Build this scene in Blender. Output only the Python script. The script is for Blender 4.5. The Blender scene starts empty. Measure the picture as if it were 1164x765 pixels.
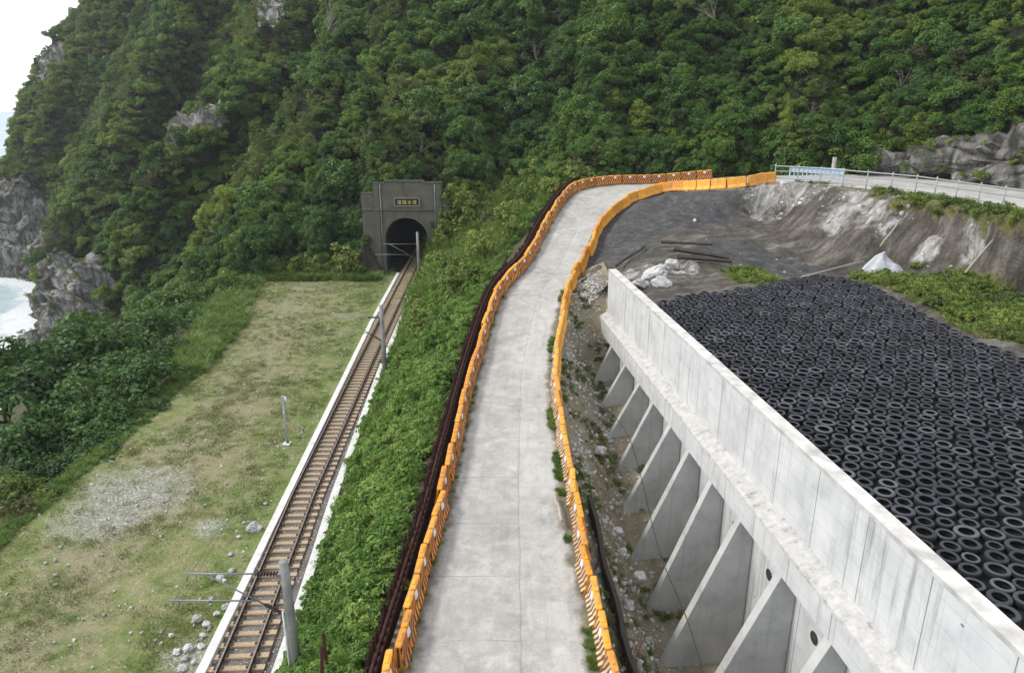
import bpy, bmesh, math, random
import numpy as np
from mathutils import Vector, noise, Euler, Matrix
SC = bpy.context.scene
rnd = random.Random(7)
RNG = np.random.default_rng(11)
R = math.radians

# ------------------------------------------------------------------ camera, sky, sun, exposure
CAM_H = 18.3
PITCH = math.atan((382.5 - 124) / 800.0)
cam_d = bpy.data.cameras.new('camera')
cam_d.sensor_width = 36.0
cam_d.lens = 800 / 1164 * 36
cam_d.clip_end = 20000
cam = bpy.data.objects.new('camera', cam_d)
cam.location = (0, 0, CAM_H)
cam.rotation_euler = (R(90) - PITCH, 0, 0)
SC.collection.objects.link(cam)
SC.camera = cam

HAZE = 0.00022
SUN_DIR = Vector((-0.92, 0.12, 1.10)).normalized()
W = bpy.data.worlds.new('World')
SC.world = W
W.use_nodes = True
wn = W.node_tree.nodes
wl = W.node_tree.links
bg = wn['Background']
sky = wn.new('ShaderNodeTexSky')
sky.sky_type = 'NISHITA'
sky.sun_disc = False
sky.sun_elevation = math.asin(SUN_DIR.z)
sky.sun_rotation = math.atan2(SUN_DIR.x, SUN_DIR.y)
sky.dust_density = 0.6
hs = wn.new('ShaderNodeHueSaturation')
hs.inputs['Saturation'].default_value = 0.38
wl.new(sky.outputs[0], hs.inputs['Color'])
cloud = wn.new('ShaderNodeMix')
cloud.data_type = 'RGBA'
cloud.inputs[0].default_value = 0.5
cloud.inputs[7].default_value = (7.0, 7.15, 7.4, 1)      # thin even cloud over the blue
wl.new(hs.outputs[0], cloud.inputs[6])
wl.new(cloud.outputs[2], bg.inputs[0])
bg.inputs[1].default_value = 0.12
sd = bpy.data.lights.new('sun', 'SUN')
sd.energy = 1.5
sd.angle = R(11)
sd.color = (1.0, 0.95, 0.87)
sun = bpy.data.objects.new('sun', sd)
sun.rotation_euler = SUN_DIR.to_track_quat('Z', 'Y').to_euler()
sun.location = (-30, 0, 60)
SC.collection.objects.link(sun)
SC.view_settings.view_transform = 'Standard'
SC.view_settings.look = 'None'
SC.view_settings.gamma = 1
SC.view_settings.use_curve_mapping = False
SC.view_settings.exposure = 1.0
SC.cycles.use_denoising = True
SC.cycles.max_bounces = 6
SC.cycles.diffuse_bounces = 3
SC.cycles.transparent_max_bounces = 4

# ------------------------------------------------------------------ survey helpers: sight line -> point in metres
SP, CP = math.sin(PITCH), math.cos(PITCH)
def _ray(px, py):
    b = (382.5 - py) / 800.0
    return (px - 582) / 800.0, CP + b * SP, -SP + b * CP
def at(px, py, z):                      # point of a sight line at height z
    a, y, d = _ray(px, py)
    t = (z - CAM_H) / d
    return Vector((a * t, y * t, z))
def deep(px, py, Z):                    # point of a sight line at depth Z
    a, y, d = _ray(px, py)
    return Vector((a * Z, y * Z, CAM_H + d * Z))
def aty(px, py, Y):
    a, y, d = _ray(px, py)
    t = Y / y
    return Vector((a * t, Y, CAM_H + d * t))
def interp(xs, ys, x):
    return float(np.interp(x, xs, ys))
def catmull(P, n):                      # P (k,...) -> n samples along the first axis
    P = np.asarray(P, float)
    k = len(P)
    t = np.linspace(0, k - 1 - 1e-9, n)
    i = t.astype(int)
    f = (t - i).reshape((-1,) + (1,) * (P.ndim - 1))
    p0 = P[np.clip(i - 1, 0, k - 1)]; p1 = P[i]; p2 = P[np.clip(i + 1, 0, k - 1)]; p3 = P[np.clip(i + 2, 0, k - 1)]
    return 0.5 * (2 * p1 + (p2 - p0) * f + (2 * p0 - 5 * p1 + 4 * p2 - p3) * f ** 2 + (3 * p1 - p0 - 3 * p2 + p3) * f ** 3)
def resample(P, step):                  # polyline -> evenly spaced points
    P = np.asarray(P, float)
    L = np.r_[0, np.cumsum(np.linalg.norm(np.diff(P, axis=0), axis=1))]
    n = max(2, int(L[-1] / step) + 1)
    s = np.linspace(0, L[-1], n)
    return np.stack([np.interp(s, L, P[:, j]) for j in range(P.shape[1])], 1)
def fbm(p, sc, octv=4):
    return noise.fractal(Vector(p) * sc, 1.0, 2.0, octv, noise_basis='PERLIN_ORIGINAL')

# ------------------------------------------------------------------ object helpers
def tag(o, label=None, cat=None, group=None, kind=None):
    if label: o['label'] = label
    if cat: o['category'] = cat
    if group: o['group'] = group
    if kind: o['kind'] = kind
    return o
def empty(name, loc=(0, 0, 0), rz=0, label=None, cat=None, group=None):
    o = bpy.data.objects.new(name, None)
    o.empty_display_size = 0.3
    o.location = loc
    o.rotation_euler = (0, 0, rz)
    SC.collection.objects.link(o)
    return tag(o, label, cat, group)
def link(name, me, mat=None, parent=None):
    o = bpy.data.objects.new(name, me)
    if mat is not None:
        for m in (mat if isinstance(mat, (list, tuple)) else [mat]): me.materials.append(m)
    SC.collection.objects.link(o)
    if parent is not None: o.parent = parent
    return o
def pymesh(name, v, f, smooth=False):
    me = bpy.data.meshes.new(name)
    me.from_pydata([tuple(p) for p in v], [], f)
    me.update()
    if smooth: me.polygons.foreach_set('use_smooth', [True] * len(me.polygons))
    return me
def fattr(me, name, vals):
    a = me.attributes.new(name, 'FLOAT', 'POINT')
    a.data.foreach_set('value', np.asarray(vals, np.float32))
def sheet(name, G, mat, parent=None, smooth=True, attrs=None, uv=None, flip=False):   # G (n,m,3) grid of points
    G = np.asarray(G, float)
    n, m = G.shape[:2]
    ii = np.arange(n * m).reshape(n, m)
    q = np.stack([ii[:-1, :-1], ii[:-1, 1:], ii[1:, 1:], ii[1:, :-1]], -1).reshape(-1, 4)
    if flip: q = q[:, ::-1]
    me = pymesh(name, G.reshape(-1, 3), q.tolist(), smooth)
    for k, v in (attrs or {}).items(): fattr(me, k, np.asarray(v).reshape(-1))
    if uv is not None:
        fattr(me, 'su', np.asarray(uv[0]).reshape(-1)); fattr(me, 'sv', np.asarray(uv[1]).reshape(-1))
    return link(name, me, mat, parent)
class MB:                               # collects shapes, builds ONE mesh object
    def __init__(s): s.v = []; s.f = []; s.mi = []
    def add(s, v, f, mi=0):
        o = len(s.v); s.v += [tuple(p) for p in v]; s.f += [tuple(i + o for i in q) for q in f]; s.mi += [mi] * len(f)
    def box(s, c, d, rot=None, mi=0):
        c = Vector(c); M = rot if rot is not None else Matrix.Identity(3)
        vs = [c + M @ Vector((x * d[0] / 2, y * d[1] / 2, z * d[2] / 2)) for x in (-1, 1) for y in (-1, 1) for z in (-1, 1)]
        s.add(vs, [(0, 1, 3, 2), (4, 6, 7, 5), (0, 4, 5, 1), (2, 3, 7, 6), (0, 2, 6, 4), (1, 5, 7, 3)], mi)
    def tube(s, pts, r, n=8, cap=True, mi=0):
        pts = [Vector(p) for p in pts]; rings = []
        rr = r if isinstance(r, (list, tuple)) else [r] * len(pts)
        ref = None
        for i, p in enumerate(pts):
            t = (pts[min(i + 1, len(pts) - 1)] - pts[max(i - 1, 0)]).normalized()
            if ref is None:
                ref = Vector((0, 0, 1)) if abs(t.z) < 0.9 else Vector((1, 0, 0))
            a = t.cross(ref).normalized(); b = t.cross(a).normalized(); ref = -b if b.dot(ref) < 0 else b
            b = ref - t * ref.dot(t); b.normalize(); a = t.cross(b)
            rings.append([p + (a * math.cos(2 * math.pi * k / n) + b * math.sin(2 * math.pi * k / n)) * rr[i] for k in range(n)])
        v = [q for g in rings for q in g]; f = []
        for i in range(len(pts) - 1):
            for k in range(n):
                k2 = (k + 1) % n
                f.append((i * n + k, i * n + k2, (i + 1) * n + k2, (i + 1) * n + k))
        if cap: f.append(tuple(range(n))[::-1]); f.append(tuple((len(pts) - 1) * n + k for k in range(n)))
        s.add(v, f, mi)
    def prism(s, prof, a, b, mi=0):     # closed profile (list of 3-D offsets) swept from a to b
        a = Vector(a); b = Vector(b); n = len(prof)
        v = [a + Vector(p) for p in prof] + [b + Vector(p) for p in prof]
        f = [(k, (k + 1) % n, n + (k + 1) % n, n + k) for k in range(n)] + [tuple(range(n))[::-1], tuple(range(n, 2 * n))]
        s.add(v, f, mi)
    def mesh(s, name, smooth=False):
        me = pymesh(name, s.v, s.f, smooth)
        if any(s.mi): me.polygons.foreach_set('material_index', s.mi)
        bm = bmesh.new(); bm.from_mesh(me); bmesh.ops.recalc_face_normals(bm, faces=bm.faces); bm.to_mesh(me); bm.free()
        return me
    def build(s, name, mat, parent=None, smooth=False, bevel=0):
        o = link(name, s.mesh(name, smooth), mat, parent)
        if bevel:
            m = o.modifiers.new('bevel', 'BEVEL'); m.width = bevel; m.segments = 2; m.limit_method = 'ANGLE'
        return o
def copy_tree(o, parent=None):
    c = o.copy(); SC.collection.objects.link(c); c.parent = parent
    for ch in KIDS.get(o.name, []): copy_tree(ch, c)
    return c
KIDS = {}
def note_kids(root):
    def rec(o):
        KIDS[o.name] = list(o.children)
        for c in o.children: rec(c)
    rec(root)

# ------------------------------------------------------------------ materials
class NT:
    def __init__(s, name, rough=0.8, spec=0.3):
        s.m = bpy.data.materials.new(name); s.m.use_nodes = True
        s.n = s.m.node_tree.nodes; s.l = s.m.node_tree.links
        s.b = s.n['Principled BSDF']; s.out = s.n['Material Output']
        s.b.inputs['Roughness'].default_value = rough
        s.b.inputs['Specular IOR Level'].default_value = spec
    def node(s, t, **kw):
        n = s.n.new(t)
        for k, v in kw.items(): setattr(n, k, v)
        return n
    def put(s, sock, v):
        if v is None: return
        if isinstance(v, bpy.types.NodeSocket): s.l.new(v, sock)
        elif isinstance(v, tuple) and len(v) == 3 and sock.type == 'RGBA': sock.default_value = (*v, 1)
        else: sock.default_value = v
    def pos(s): return s.node('ShaderNodeNewGeometry').outputs['Position']
    def obj(s): return s.node('ShaderNodeTexCoord').outputs['Object']
    def attr(s, name): return s.node('ShaderNodeAttribute', attribute_name=name).outputs['Fac']
    def rand(s): return s.node('ShaderNodeObjectInfo').outputs['Random']
    def scaled(s, v, sc):
        n = s.node('ShaderNodeMapping'); s.put(n.inputs[0], v); n.inputs['Scale'].default_value = sc; return n.outputs[0]
    def noise(s, v, scale, detail=4, rough=0.55, dist=0.0):
        n = s.node('ShaderNodeTexNoise'); s.put(n.inputs['Vector'], v)
        n.inputs['Scale'].default_value = scale; n.inputs['Detail'].default_value = detail
        n.inputs['Roughness'].default_value = rough; n.inputs['Distortion'].default_value = dist
        return n.outputs['Fac']
    def voro(s, v, scale, feature='F1', out='Distance'):
        n = s.node('ShaderNodeTexVoronoi', feature=feature); s.put(n.inputs['Vector'], v); n.inputs['Scale'].default_value = scale
        return n.outputs[out]
    def ramp(s, fac, stops, interp='LINEAR'):
        n = s.node('ShaderNodeValToRGB'); s.put(n.inputs[0], fac); cr = n.color_ramp; cr.interpolation = interp
        while len(cr.elements) < len(stops): cr.elements.new(0.5)
        for e, (p, c) in zip(cr.elements, stops):
            e.position = p; e.color = (*c, 1) if isinstance(c, tuple) else (c, c, c, 1)
        return n.outputs[0]
    def math(s, op, a, b=None, c=None, clamp=False):
        n = s.node('ShaderNodeMath', operation=op, use_clamp=clamp)
        for k, v in enumerate((a, b, c)): s.put(n.inputs[k], v)
        return n.outputs[0]
    def mix(s, fac, a, b, mode='MIX'):
        n = s.node('ShaderNodeMix', data_type='RGBA', blend_type=mode)
        s.put(n.inputs[0], fac); s.put(n.inputs[6], a); s.put(n.inputs[7], b); return n.outputs[2]
    def sep(s, v):
        n = s.node('ShaderNodeSeparateXYZ'); s.put(n.inputs[0], v); return n.outputs
    def comb(s, x, y, z):
        n = s.node('ShaderNodeCombineXYZ'); s.put(n.inputs[0], x); s.put(n.inputs[1], y); s.put(n.inputs[2], z); return n.outputs[0]
    def col(s, c): s.put(s.b.inputs['Base Color'], c); return s
    def bump(s, h, strength=0.5, dist=0.05):
        n = s.node('ShaderNodeBump'); n.inputs['Strength'].default_value = strength; n.inputs['Distance'].default_value = dist
        s.put(n.inputs['Height'], h); s.l.new(n.outputs[0], s.b.inputs['Normal']); return s
def plain(name, c, rough=0.7, metal=0.0, var=0.25, scale=6.0, spec=0.3):
    t = NT(name, rough, spec); t.b.inputs['Metallic'].default_value = metal
    f = t.noise(t.obj(), scale, 5)
    t.col(t.ramp(f, [(0.3, tuple(x * (1 - var) for x in c)), (0.7, tuple(min(1, x * (1 + var)) for x in c))]))
    t.bump(f, 0.2, 0.01)
    return t.m

def leaf_mat(name, dark, mid, light, brown=0.03, zone=0.06):
    t = NT(name, 0.5, 0.28)
    loc = t.node('ShaderNodeObjectInfo').outputs['Location']
    z = t.noise(loc, zone, 3, 0.6)
    f = t.math('ADD', t.math('MULTIPLY', t.rand(), 0.5), t.math('MULTIPLY_ADD', z, 1.7, -0.60))
    f = t.math('ADD', f, t.math('MULTIPLY_ADD', t.attr('tone'), 0.7, -0.36), clamp=True)
    c = t.ramp(f, [(0.0, dark), (0.45, mid), (1.0, light)])
    r2 = t.math('FRACT', t.math('MULTIPLY', t.rand(), 37.3))
    c = t.mix(t.math('MULTIPLY', t.math('LESS_THAN', r2, brown), 0.75), c, (0.085, 0.07, 0.035))
    t.col(c)
    tr = t.node('ShaderNodeBsdfTranslucent'); t.put(tr.inputs[0], t.mix(0.35, c, (0.16, 0.24, 0.02)))
    mx = t.node('ShaderNodeMixShader'); mx.inputs[0].default_value = 0.28
    t.l.new(t.b.outputs[0], mx.inputs[1]); t.l.new(tr.outputs[0], mx.inputs[2]); t.l.new(mx.outputs[0], t.out.inputs[0])
    return t.m
M = {}
M['forest'] = leaf_mat('forest_leaf', (0.024, 0.066, 0.016), (0.075, 0.162, 0.028), (0.18, 0.275, 0.042), 0.01)
M['forest_light'] = leaf_mat('light_forest_leaf', (0.065, 0.12, 0.022), (0.145, 0.22, 0.034), (0.25, 0.31, 0.05), 0.02)
M['vine'] = leaf_mat('vine_leaf', (0.05, 0.085, 0.024), (0.11, 0.155, 0.036), (0.19, 0.22, 0.055), 0.04)
M['tree'] = leaf_mat('tree_leaf', (0.022, 0.062, 0.017), (0.066, 0.150, 0.028), (0.155, 0.25, 0.042), 0.0)
M['edge_tree'] = leaf_mat('edge_tree_leaf', (0.020, 0.055, 0.016), (0.052, 0.118, 0.026), (0.12, 0.205, 0.038), 0.0, 0.12)
M['shrub'] = leaf_mat('shrub_leaf', (0.055, 0.10, 0.02), (0.14, 0.205, 0.036), (0.26, 0.30, 0.065), 0.05, 0.15)
M['under'] = leaf_mat('shade_dark_undergrowth_leaf', (0.012, 0.028, 0.011), (0.026, 0.055, 0.018), (0.05, 0.085, 0.024), 0.05)  # leaf colour darkened to paint the shade between the crowns
M['herb'] = leaf_mat('herb_leaf', (0.06, 0.135, 0.024), (0.14, 0.255, 0.044), (0.25, 0.35, 0.075), 0.0, 0.22)
M['grass'] = leaf_mat('grass_blade', (0.085, 0.14, 0.03), (0.15, 0.20, 0.05), (0.25, 0.24, 0.09), 0.08, 0.15)
M['tallgrass'] = leaf_mat('tall_grass_blade', (0.07, 0.14, 0.026), (0.13, 0.21, 0.04), (0.20, 0.27, 0.065), 0.0, 0.3)
M['drybrush'] = leaf_mat('dry_brush', (0.10, 0.06, 0.03), (0.20, 0.12, 0.07), (0.30, 0.2, 0.12), 0.0, 0.3)
M['bark'] = plain('bark', (0.075, 0.06, 0.045), 0.9, scale=4)

def mat_mountain():
    t = NT('hill_soil_and_rock', 0.9, 0.2); p = t.pos()
    soil = t.ramp(t.noise(p, 0.5, 5), [(0.35, (0.018, 0.024, 0.010)), (0.7, (0.04, 0.042, 0.02))])
    q = t.scaled(p, (1, 1, 0.35))
    n = t.noise(q, 0.22, 9, 0.68, 0.8)
    rock = t.ramp(n, [(0.28, (0.06, 0.055, 0.048)), (0.40, (0.17, 0.16, 0.146)), (0.52, (0.34, 0.33, 0.315)), (0.68, (0.58, 0.57, 0.56))])
    v = t.voro(t.scaled(p, (0.6, 0.6, 0.3)), 0.5, 'DISTANCE_TO_EDGE')
    rock = t.mix(t.ramp(v, [(0.0, 0.75), (0.07, 0.0)]), rock, (0.03, 0.03, 0.03))
    moss = t.ramp(t.noise(p, 0.35, 6, 0.6), [(0.52, 0.0), (0.62, 0.75)])
    rock = t.mix(moss, rock, (0.05, 0.062, 0.024))
    k = t.ramp(t.math('ADD', t.attr('rock'), t.math('MULTIPLY_ADD', t.noise(p, 0.6, 5), 0.6, -0.3)), [(0.42, 0.0), (0.55, 1.0)])
    strk = t.ramp(t.noise(t.scaled(p, (1.6, 1.6, 0.22)), 0.8, 7, 0.7, 0.4), [(0.44, 0.0), (0.62, 0.75)])
    rock = t.mix(strk, rock, (0.07, 0.058, 0.045))
    t.col(t.mix(k, soil, rock)); t.bump(t.math('ADD', t.noise(q, 0.8, 9, 0.75), t.math('MULTIPLY', t.noise(q, 3.0, 6, 0.7), 0.35)), 1.0, 0.9)
    return t.m
M['mountain'] = mat_mountain()

def mat_platform():
    t = NT('rough_grass_field', 0.95, 0.15); p = t.pos()
    n1 = t.noise(p, 0.18, 6, 0.62, 0.5); n2 = t.noise(p, 1.1, 6, 0.65); n3 = t.noise(p, 9.0, 5, 0.6)
    g = t.ramp(n2, [(0.30, (0.105, 0.145, 0.042)), (0.5, (0.175, 0.195, 0.078)), (0.7, (0.27, 0.255, 0.14))])
    straw = t.ramp(n3, [(0.3, (0.17, 0.15, 0.085)), (0.7, (0.30, 0.265, 0.165))])
    c = t.mix(t.ramp(t.math('ADD', t.math('MULTIPLY', n1, 0.6), t.math('MULTIPLY', n2, 0.4)), [(0.46, 0.0), (0.60, 0.85)]), g, straw)
    wv = t.math('MULTIPLY', t.attr('worn'), t.ramp(n2, [(0.35, 0.15), (0.6, 0.85)])); c = t.mix(wv, c, t.mix(0.5, straw, (0.25, 0.22, 0.17)))
    lv = t.math('MULTIPLY', t.attr('lush'), t.ramp(n2, [(0.34, 0.95), (0.62, 0.15)])); c = t.mix(lv, c, t.ramp(n3, [(0.3, (0.07, 0.125, 0.026)), (0.7, (0.15, 0.215, 0.055))]))
    grav = t.ramp(t.voro(t.comb(t.sep(p)[0], t.sep(p)[1], 0.0), 13.0, 'F1', 'Color'), [(0.2, (0.16, 0.16, 0.155)), (0.6, (0.30, 0.30, 0.295)), (0.95, (0.62, 0.62, 0.61))])
    k = t.ramp(t.math('ADD', t.attr('gravel'), t.math('MULTIPLY_ADD', n2, 1.0, -0.5)), [(0.35, 0.0), (0.95, 0.72)])
    c = t.mix(t.math('MULTIPLY', k, t.ramp(n3, [(0.3, 0.45), (0.65, 1.0)])), c, grav)
    peb = t.ramp(t.voro(p, 4.2, 'F1', 'Distance'), [(0.10, 1.0), (0.16, 0.0)])
    peb = t.math('MULTIPLY', peb, t.ramp(t.noise(p, 0.8, 3), [(0.45, 0.0), (0.6, 1.0)]))
    c = t.mix(peb, c, (0.5, 0.5, 0.47))
    t.col(t.mix(0.35, c, t.mix(1.0, c, t.ramp(n3, [(0.3, 0.5), (0.7, 1.3)]), 'MULTIPLY')))
    t.bump(t.math('ADD', n3, n2), 0.7, 0.08)
    return t.m
M['platform'] = mat_platform()

def mat_soil(name, a, b, c, stones=0.4, sscale=5.0):
    t = NT(name, 0.95, 0.15); p = t.pos()
    n = t.noise(p, 0.9, 7, 0.65, 0.4)
    col = t.ramp(n, [(0.3, a), (0.5, b), (0.72, c)])
    st = t.ramp(t.voro(p, sscale), [(0.16, stones), (0.26, 0.0)])
    st = t.math('MULTIPLY', st, t.ramp(t.noise(p, 0.5, 4), [(0.42, 0.1), (0.6, 1.0)]))
    col = t.mix(st, col, (0.42, 0.41, 0.38))
    t.col(col); t.bump(t.math('ADD', t.noise(p, 4, 6), st), 0.8, 0.12)
    return t.m
M['rubble'] = mat_soil('rubble_soil', (0.13, 0.10, 0.066), (0.235, 0.20, 0.135), (0.30, 0.285, 0.19), 0.9, 7.0)
M['bank_soil'] = mat_soil('embankment_soil', (0.03, 0.035, 0.015), (0.06, 0.06, 0.03), (0.10, 0.09, 0.05), 0.1)
M['heap_soil'] = mat_soil('dark_heap_soil', (0.03, 0.025, 0.02), (0.055, 0.045, 0.035), (0.075, 0.07, 0.04), 0.1)
M['gap_shade'] = mat_soil('tyre_gap_shade', (0.006, 0.006, 0.0065), (0.010, 0.010, 0.011), (0.016, 0.016, 0.016), 0.0)  # near-black colour stands in for shade between and inside the tyres

def mat_terrace():
    t = NT('netted_ground_and_rock_bank', 0.92, 0.2); p = t.pos()
    n = t.noise(p, 0.55, 7, 0.65, 0.6); nf = t.noise(p, 5, 5, 0.6)
    soil = t.ramp(n, [(0.28, (0.052, 0.045, 0.037)), (0.5, (0.10, 0.089, 0.074)), (0.72, (0.18, 0.166, 0.146))])
    soil = t.mix(0.5, soil, t.mix(1.0, soil, t.ramp(nf, [(0.3, 0.45), (0.7, 1.5)]), 'MULTIPLY'))
    q = t.scaled(p, (1, 1, 0.5))
    rn = t.noise(q, 0.7, 9, 0.7, 1.0)
    rock = t.ramp(rn, [(0.36, (0.055, 0.047, 0.04)), (0.46, (0.20, 0.188, 0.17)), (0.57, (0.38, 0.37, 0.352)), (0.72, (0.56, 0.55, 0.53))])
    net = t.ramp(t.noise(p, 1.3, 8, 0.72, 0.8), [(0.34, (0.035, 0.037, 0.042)), (0.52, (0.075, 0.075, 0.078)), (0.70, (0.155, 0.14, 0.115))])
    x_, y_, z_ = t.sep(p)
    cs = t.math('ADD', t.math('MULTIPLY', x_, 0.55), t.math('MULTIPLY', y_, -1.1)); dn = t.math('ADD', t.math('MULTIPLY', x_, 0.20), t.math('MULTIPLY', y_, 0.10))
    sk = t.noise(t.comb(cs, dn, t.math('MULTIPLY', z_, 0.25)), 1.3, 8, 0.7, 0.5)
    soil = t.mix(t.ramp(sk, [(0.36, 0.8), (0.52, 0.0)]), soil, (0.042, 0.036, 0.030))
    soil = t.mix(t.ramp(sk, [(0.52, 0.0), (0.70, 0.7)]), soil, (0.27, 0.255, 0.235))
    grs = t.ramp(nf, [(0.3, (0.07, 0.075, 0.025)), (0.7, (0.17, 0.155, 0.065))])
    j = t.math('MULTIPLY_ADD', t.noise(p, 0.9, 6, 0.65), 1.1, -0.55)
    def k(a): return t.ramp(t.math('ADD', t.attr(a), j), [(0.42, 0.0), (0.56, 1.0)])
    c = t.mix(t.math('MULTIPLY', k('net'), 0.92), soil, net)
    rock = t.mix(t.ramp(sk, [(0.38, 0.7), (0.52, 0.0)]), rock, (0.06, 0.05, 0.04))
    c = t.mix(k('rock'), c, rock)
    c = t.mix(k('green'), c, grs)
    t.col(c); t.bump(t.math('ADD', t.noise(q, 1.6, 8, 0.7), t.math('MULTIPLY', nf, 0.3)), 0.9, 0.3)
    return t.m
M['terrace'] = mat_terrace()

def mat_road():
    t = NT('ramp_concrete', 0.85, 0.3); p = t.pos()
    u = t.attr('su'); v = t.attr('sv')
    n1 = t.noise(p, 0.35, 6, 0.6, 0.6); n2 = t.noise(p, 2.2, 7, 0.65); n3 = t.noise(p, 14, 4)
    c = t.ramp(t.math('ADD', t.math('MULTIPLY', n1, 0.55), t.math('MULTIPLY', n2, 0.45)),
               [(0.30, (0.21, 0.203, 0.188)), (0.44, (0.34, 0.332, 0.312)), (0.60, (0.44, 0.432, 0.41))])
    c = t.mix(0.3, c, t.mix(1.0, c, t.ramp(n3, [(0.3, 0.65), (0.7, 1.25)]), 'MULTIPLY'))
    pour = t.math('MULTIPLY', t.ramp(t.math('ADD', u, t.math('MULTIPLY_ADD', n2, 0.03, -0.015)), [(0.595, 1.0), (0.605, 0.0)]), t.ramp(t.noise(p, 1.4, 8, 0.7, 0.6), [(0.40, 0.42), (0.62, 0.0)]))
    c = t.mix(pour, c, (0.25, 0.235, 0.205))
    trk_ = t.math('ABSOLUTE', t.math('SUBTRACT', t.math('ABSOLUTE', t.math('SUBTRACT', u, 0.5)), 0.2))
    c = t.mix(t.math('MULTIPLY', t.ramp(trk_, [(0.03, 0.16), (0.09, 0.0)]), n1), c, (0.30, 0.28, 0.25))
    c = t.mix(t.ramp(t.noise(p, 0.9, 9, 0.75, 0.3), [(0.52, 0.0), (0.66, 0.45)]), c, (0.55, 0.54, 0.515))
    c = t.mix(t.ramp(t.noise(t.comb(t.math('MULTIPLY', u, 14.0), t.math('MULTIPLY', v, 0.25), 0.0), 1.0, 6, 0.7), [(0.52, 0.0), (0.70, 0.35)]), c, (0.22, 0.205, 0.18))
    wob = t.math('MULTIPLY_ADD', t.noise(p, 1.0, 4), 0.04, -0.02)
    lj = t.math('ABSOLUTE', t.math('SUBTRACT', t.math('ADD', u, wob), 0.60))
    lj = t.ramp(lj, [(0.002, 0.4), (0.006, 0.0)])
    tj = t.math('ABSOLUTE', t.math('SUBTRACT', t.math('FRACT', t.math('MULTIPLY', t.math('ADD', v, t.math('MULTIPLY', wob, 6)), 0.36)), 0.5))
    tj = t.math('MULTIPLY', t.ramp(tj, [(0.004, 0.45), (0.012, 0.0)]), t.math('LESS_THAN', u, 0.6))
    tj = t.math('MULTIPLY', tj, t.ramp(t.noise(p, 0.45, 3), [(0.46, 0.0), (0.58, 1.0)]))
    cr = t.ramp(t.voro(t.scaled(p, (1, 1, 1)), 0.35, 'DISTANCE_TO_EDGE'), [(0.0, 0.3), (0.006, 0.0)])
    cr = t.math('MULTIPLY', cr, t.ramp(t.noise(p, 0.7, 3), [(0.5, 0.0), (0.6, 1.0)]))
    dk = t.math('MAXIMUM', t.math('MAXIMUM', lj, tj), cr)
    c = t.mix(dk, c, (0.10, 0.095, 0.085))
    e = t.math('MINIMUM', u, t.math('SUBTRACT', 1.0, u))
    ed = t.math('ADD', e, t.math('MULTIPLY_ADD', t.noise(p, 1.2, 6, 0.65), 0.22, -0.11))
    dirt = t.ramp(n2, [(0.3, (0.10, 0.085, 0.06)), (0.7, (0.17, 0.155, 0.10))])
    c = t.mix(t.ramp(ed, [(0.03, 0.95), (0.085, 0.0)]), c, dirt)
    t.col(c); t.bump(t.math('ADD', n2, t.math('MULTIPLY', n3, 0.4)), 0.35, 0.04)
    return t.m
M['road'] = mat_road()

def mat_wall(name, lo, mid, hi, streak=0.5, vy=3.0, joint=True, face_x=False):
    t = NT(name, 0.85, 0.3); p = t.pos(); x, y, z = t.sep(p)
    h = x if face_x else y
    s = t.noise(t.comb(t.math('MULTIPLY', h, vy), t.math('MULTIPLY', z, 0.16), 0.0), 1.0, 7, 0.7)
    n = t.noise(p, 0.8, 7, 0.65, 0.4)
    c = t.ramp(n, [(0.3, lo), (0.5, mid), (0.7, hi)])
    k = t.math('MULTIPLY', t.ramp(s, [(0.52, 0.0), (0.74, streak)]), t.ramp(t.noise(t.comb(t.math('MULTIPLY', h, 0.45), t.math('MULTIPLY', z, 0.12), 7.7), 1.0, 4, 0.6), [(0.42, 0.35), (0.58, 1.2)]))
    c = t.mix(k, c, tuple(v * 0.33 for v in lo))
    rust = t.math('MULTIPLY', t.ramp(t.noise(t.comb(t.math('MULTIPLY', h, 1.4), t.math('MULTIPLY', z, 0.1), 3.3), 1.0, 5, 0.7), [(0.62, 0.0), (0.72, 0.5)]), 1.0)
    c = t.mix(rust, c, (0.34, 0.25, 0.12))
    if joint:
        j = t.math('ABSOLUTE', t.math('SUBTRACT', t.math('FRACT', t.math('MULTIPLY', h, 1 / 2.35)), 0.5))
        j1 = t.ramp(j, [(0.004, 0.7), (0.010, 0.0)])
        jz = t.math('ABSOLUTE', t.math('SUBTRACT', t.math('FRACT', t.math('MULTIPLY', z, 1 / 0.62)), 0.5))
        j2 = t.ramp(jz, [(0.012, 0.16), (0.03, 0.0)])
        c = t.mix(t.math('MAXIMUM', j1, j2), c, (0.08, 0.08, 0.085))
        h1 = t.voro(t.comb(t.math('MULTIPLY', h, 0.7), t.math('MULTIPLY', z, 1.2), 0.0), 1.0)
        c = t.mix(t.ramp(h1, [(0.030, 0.8), (0.045, 0.0)]), c, (0.06, 0.06, 0.06))
    t.col(c); t.bump(t.noise(p, 6, 6), 0.25, 0.02)
    return t.m
M['wall'] = mat_wall('wall_concrete', (0.42, 0.43, 0.43), (0.52, 0.53, 0.53), (0.60, 0.605, 0.60), 0.75)
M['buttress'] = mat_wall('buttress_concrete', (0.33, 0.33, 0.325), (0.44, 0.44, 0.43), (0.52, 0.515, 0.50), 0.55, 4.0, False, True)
def mat_ledge():
    t = NT('ledge_concrete', 0.9, 0.25); p = t.pos()
    n = t.noise(p, 3.2, 9, 0.72, 0.15)
    c = t.ramp(n, [(0.30, (0.16, 0.155, 0.145)), (0.42, (0.38, 0.37, 0.355)), (0.62, (0.50, 0.49, 0.475))])
    t.col(c); t.bump(n, 0.5, 0.04); return t.m
M['ledge'] = mat_ledge()
M['coping'] = plain('coping_concrete', (0.50, 0.485, 0.465), 0.9, var=0.3, scale=1.6)
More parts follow.
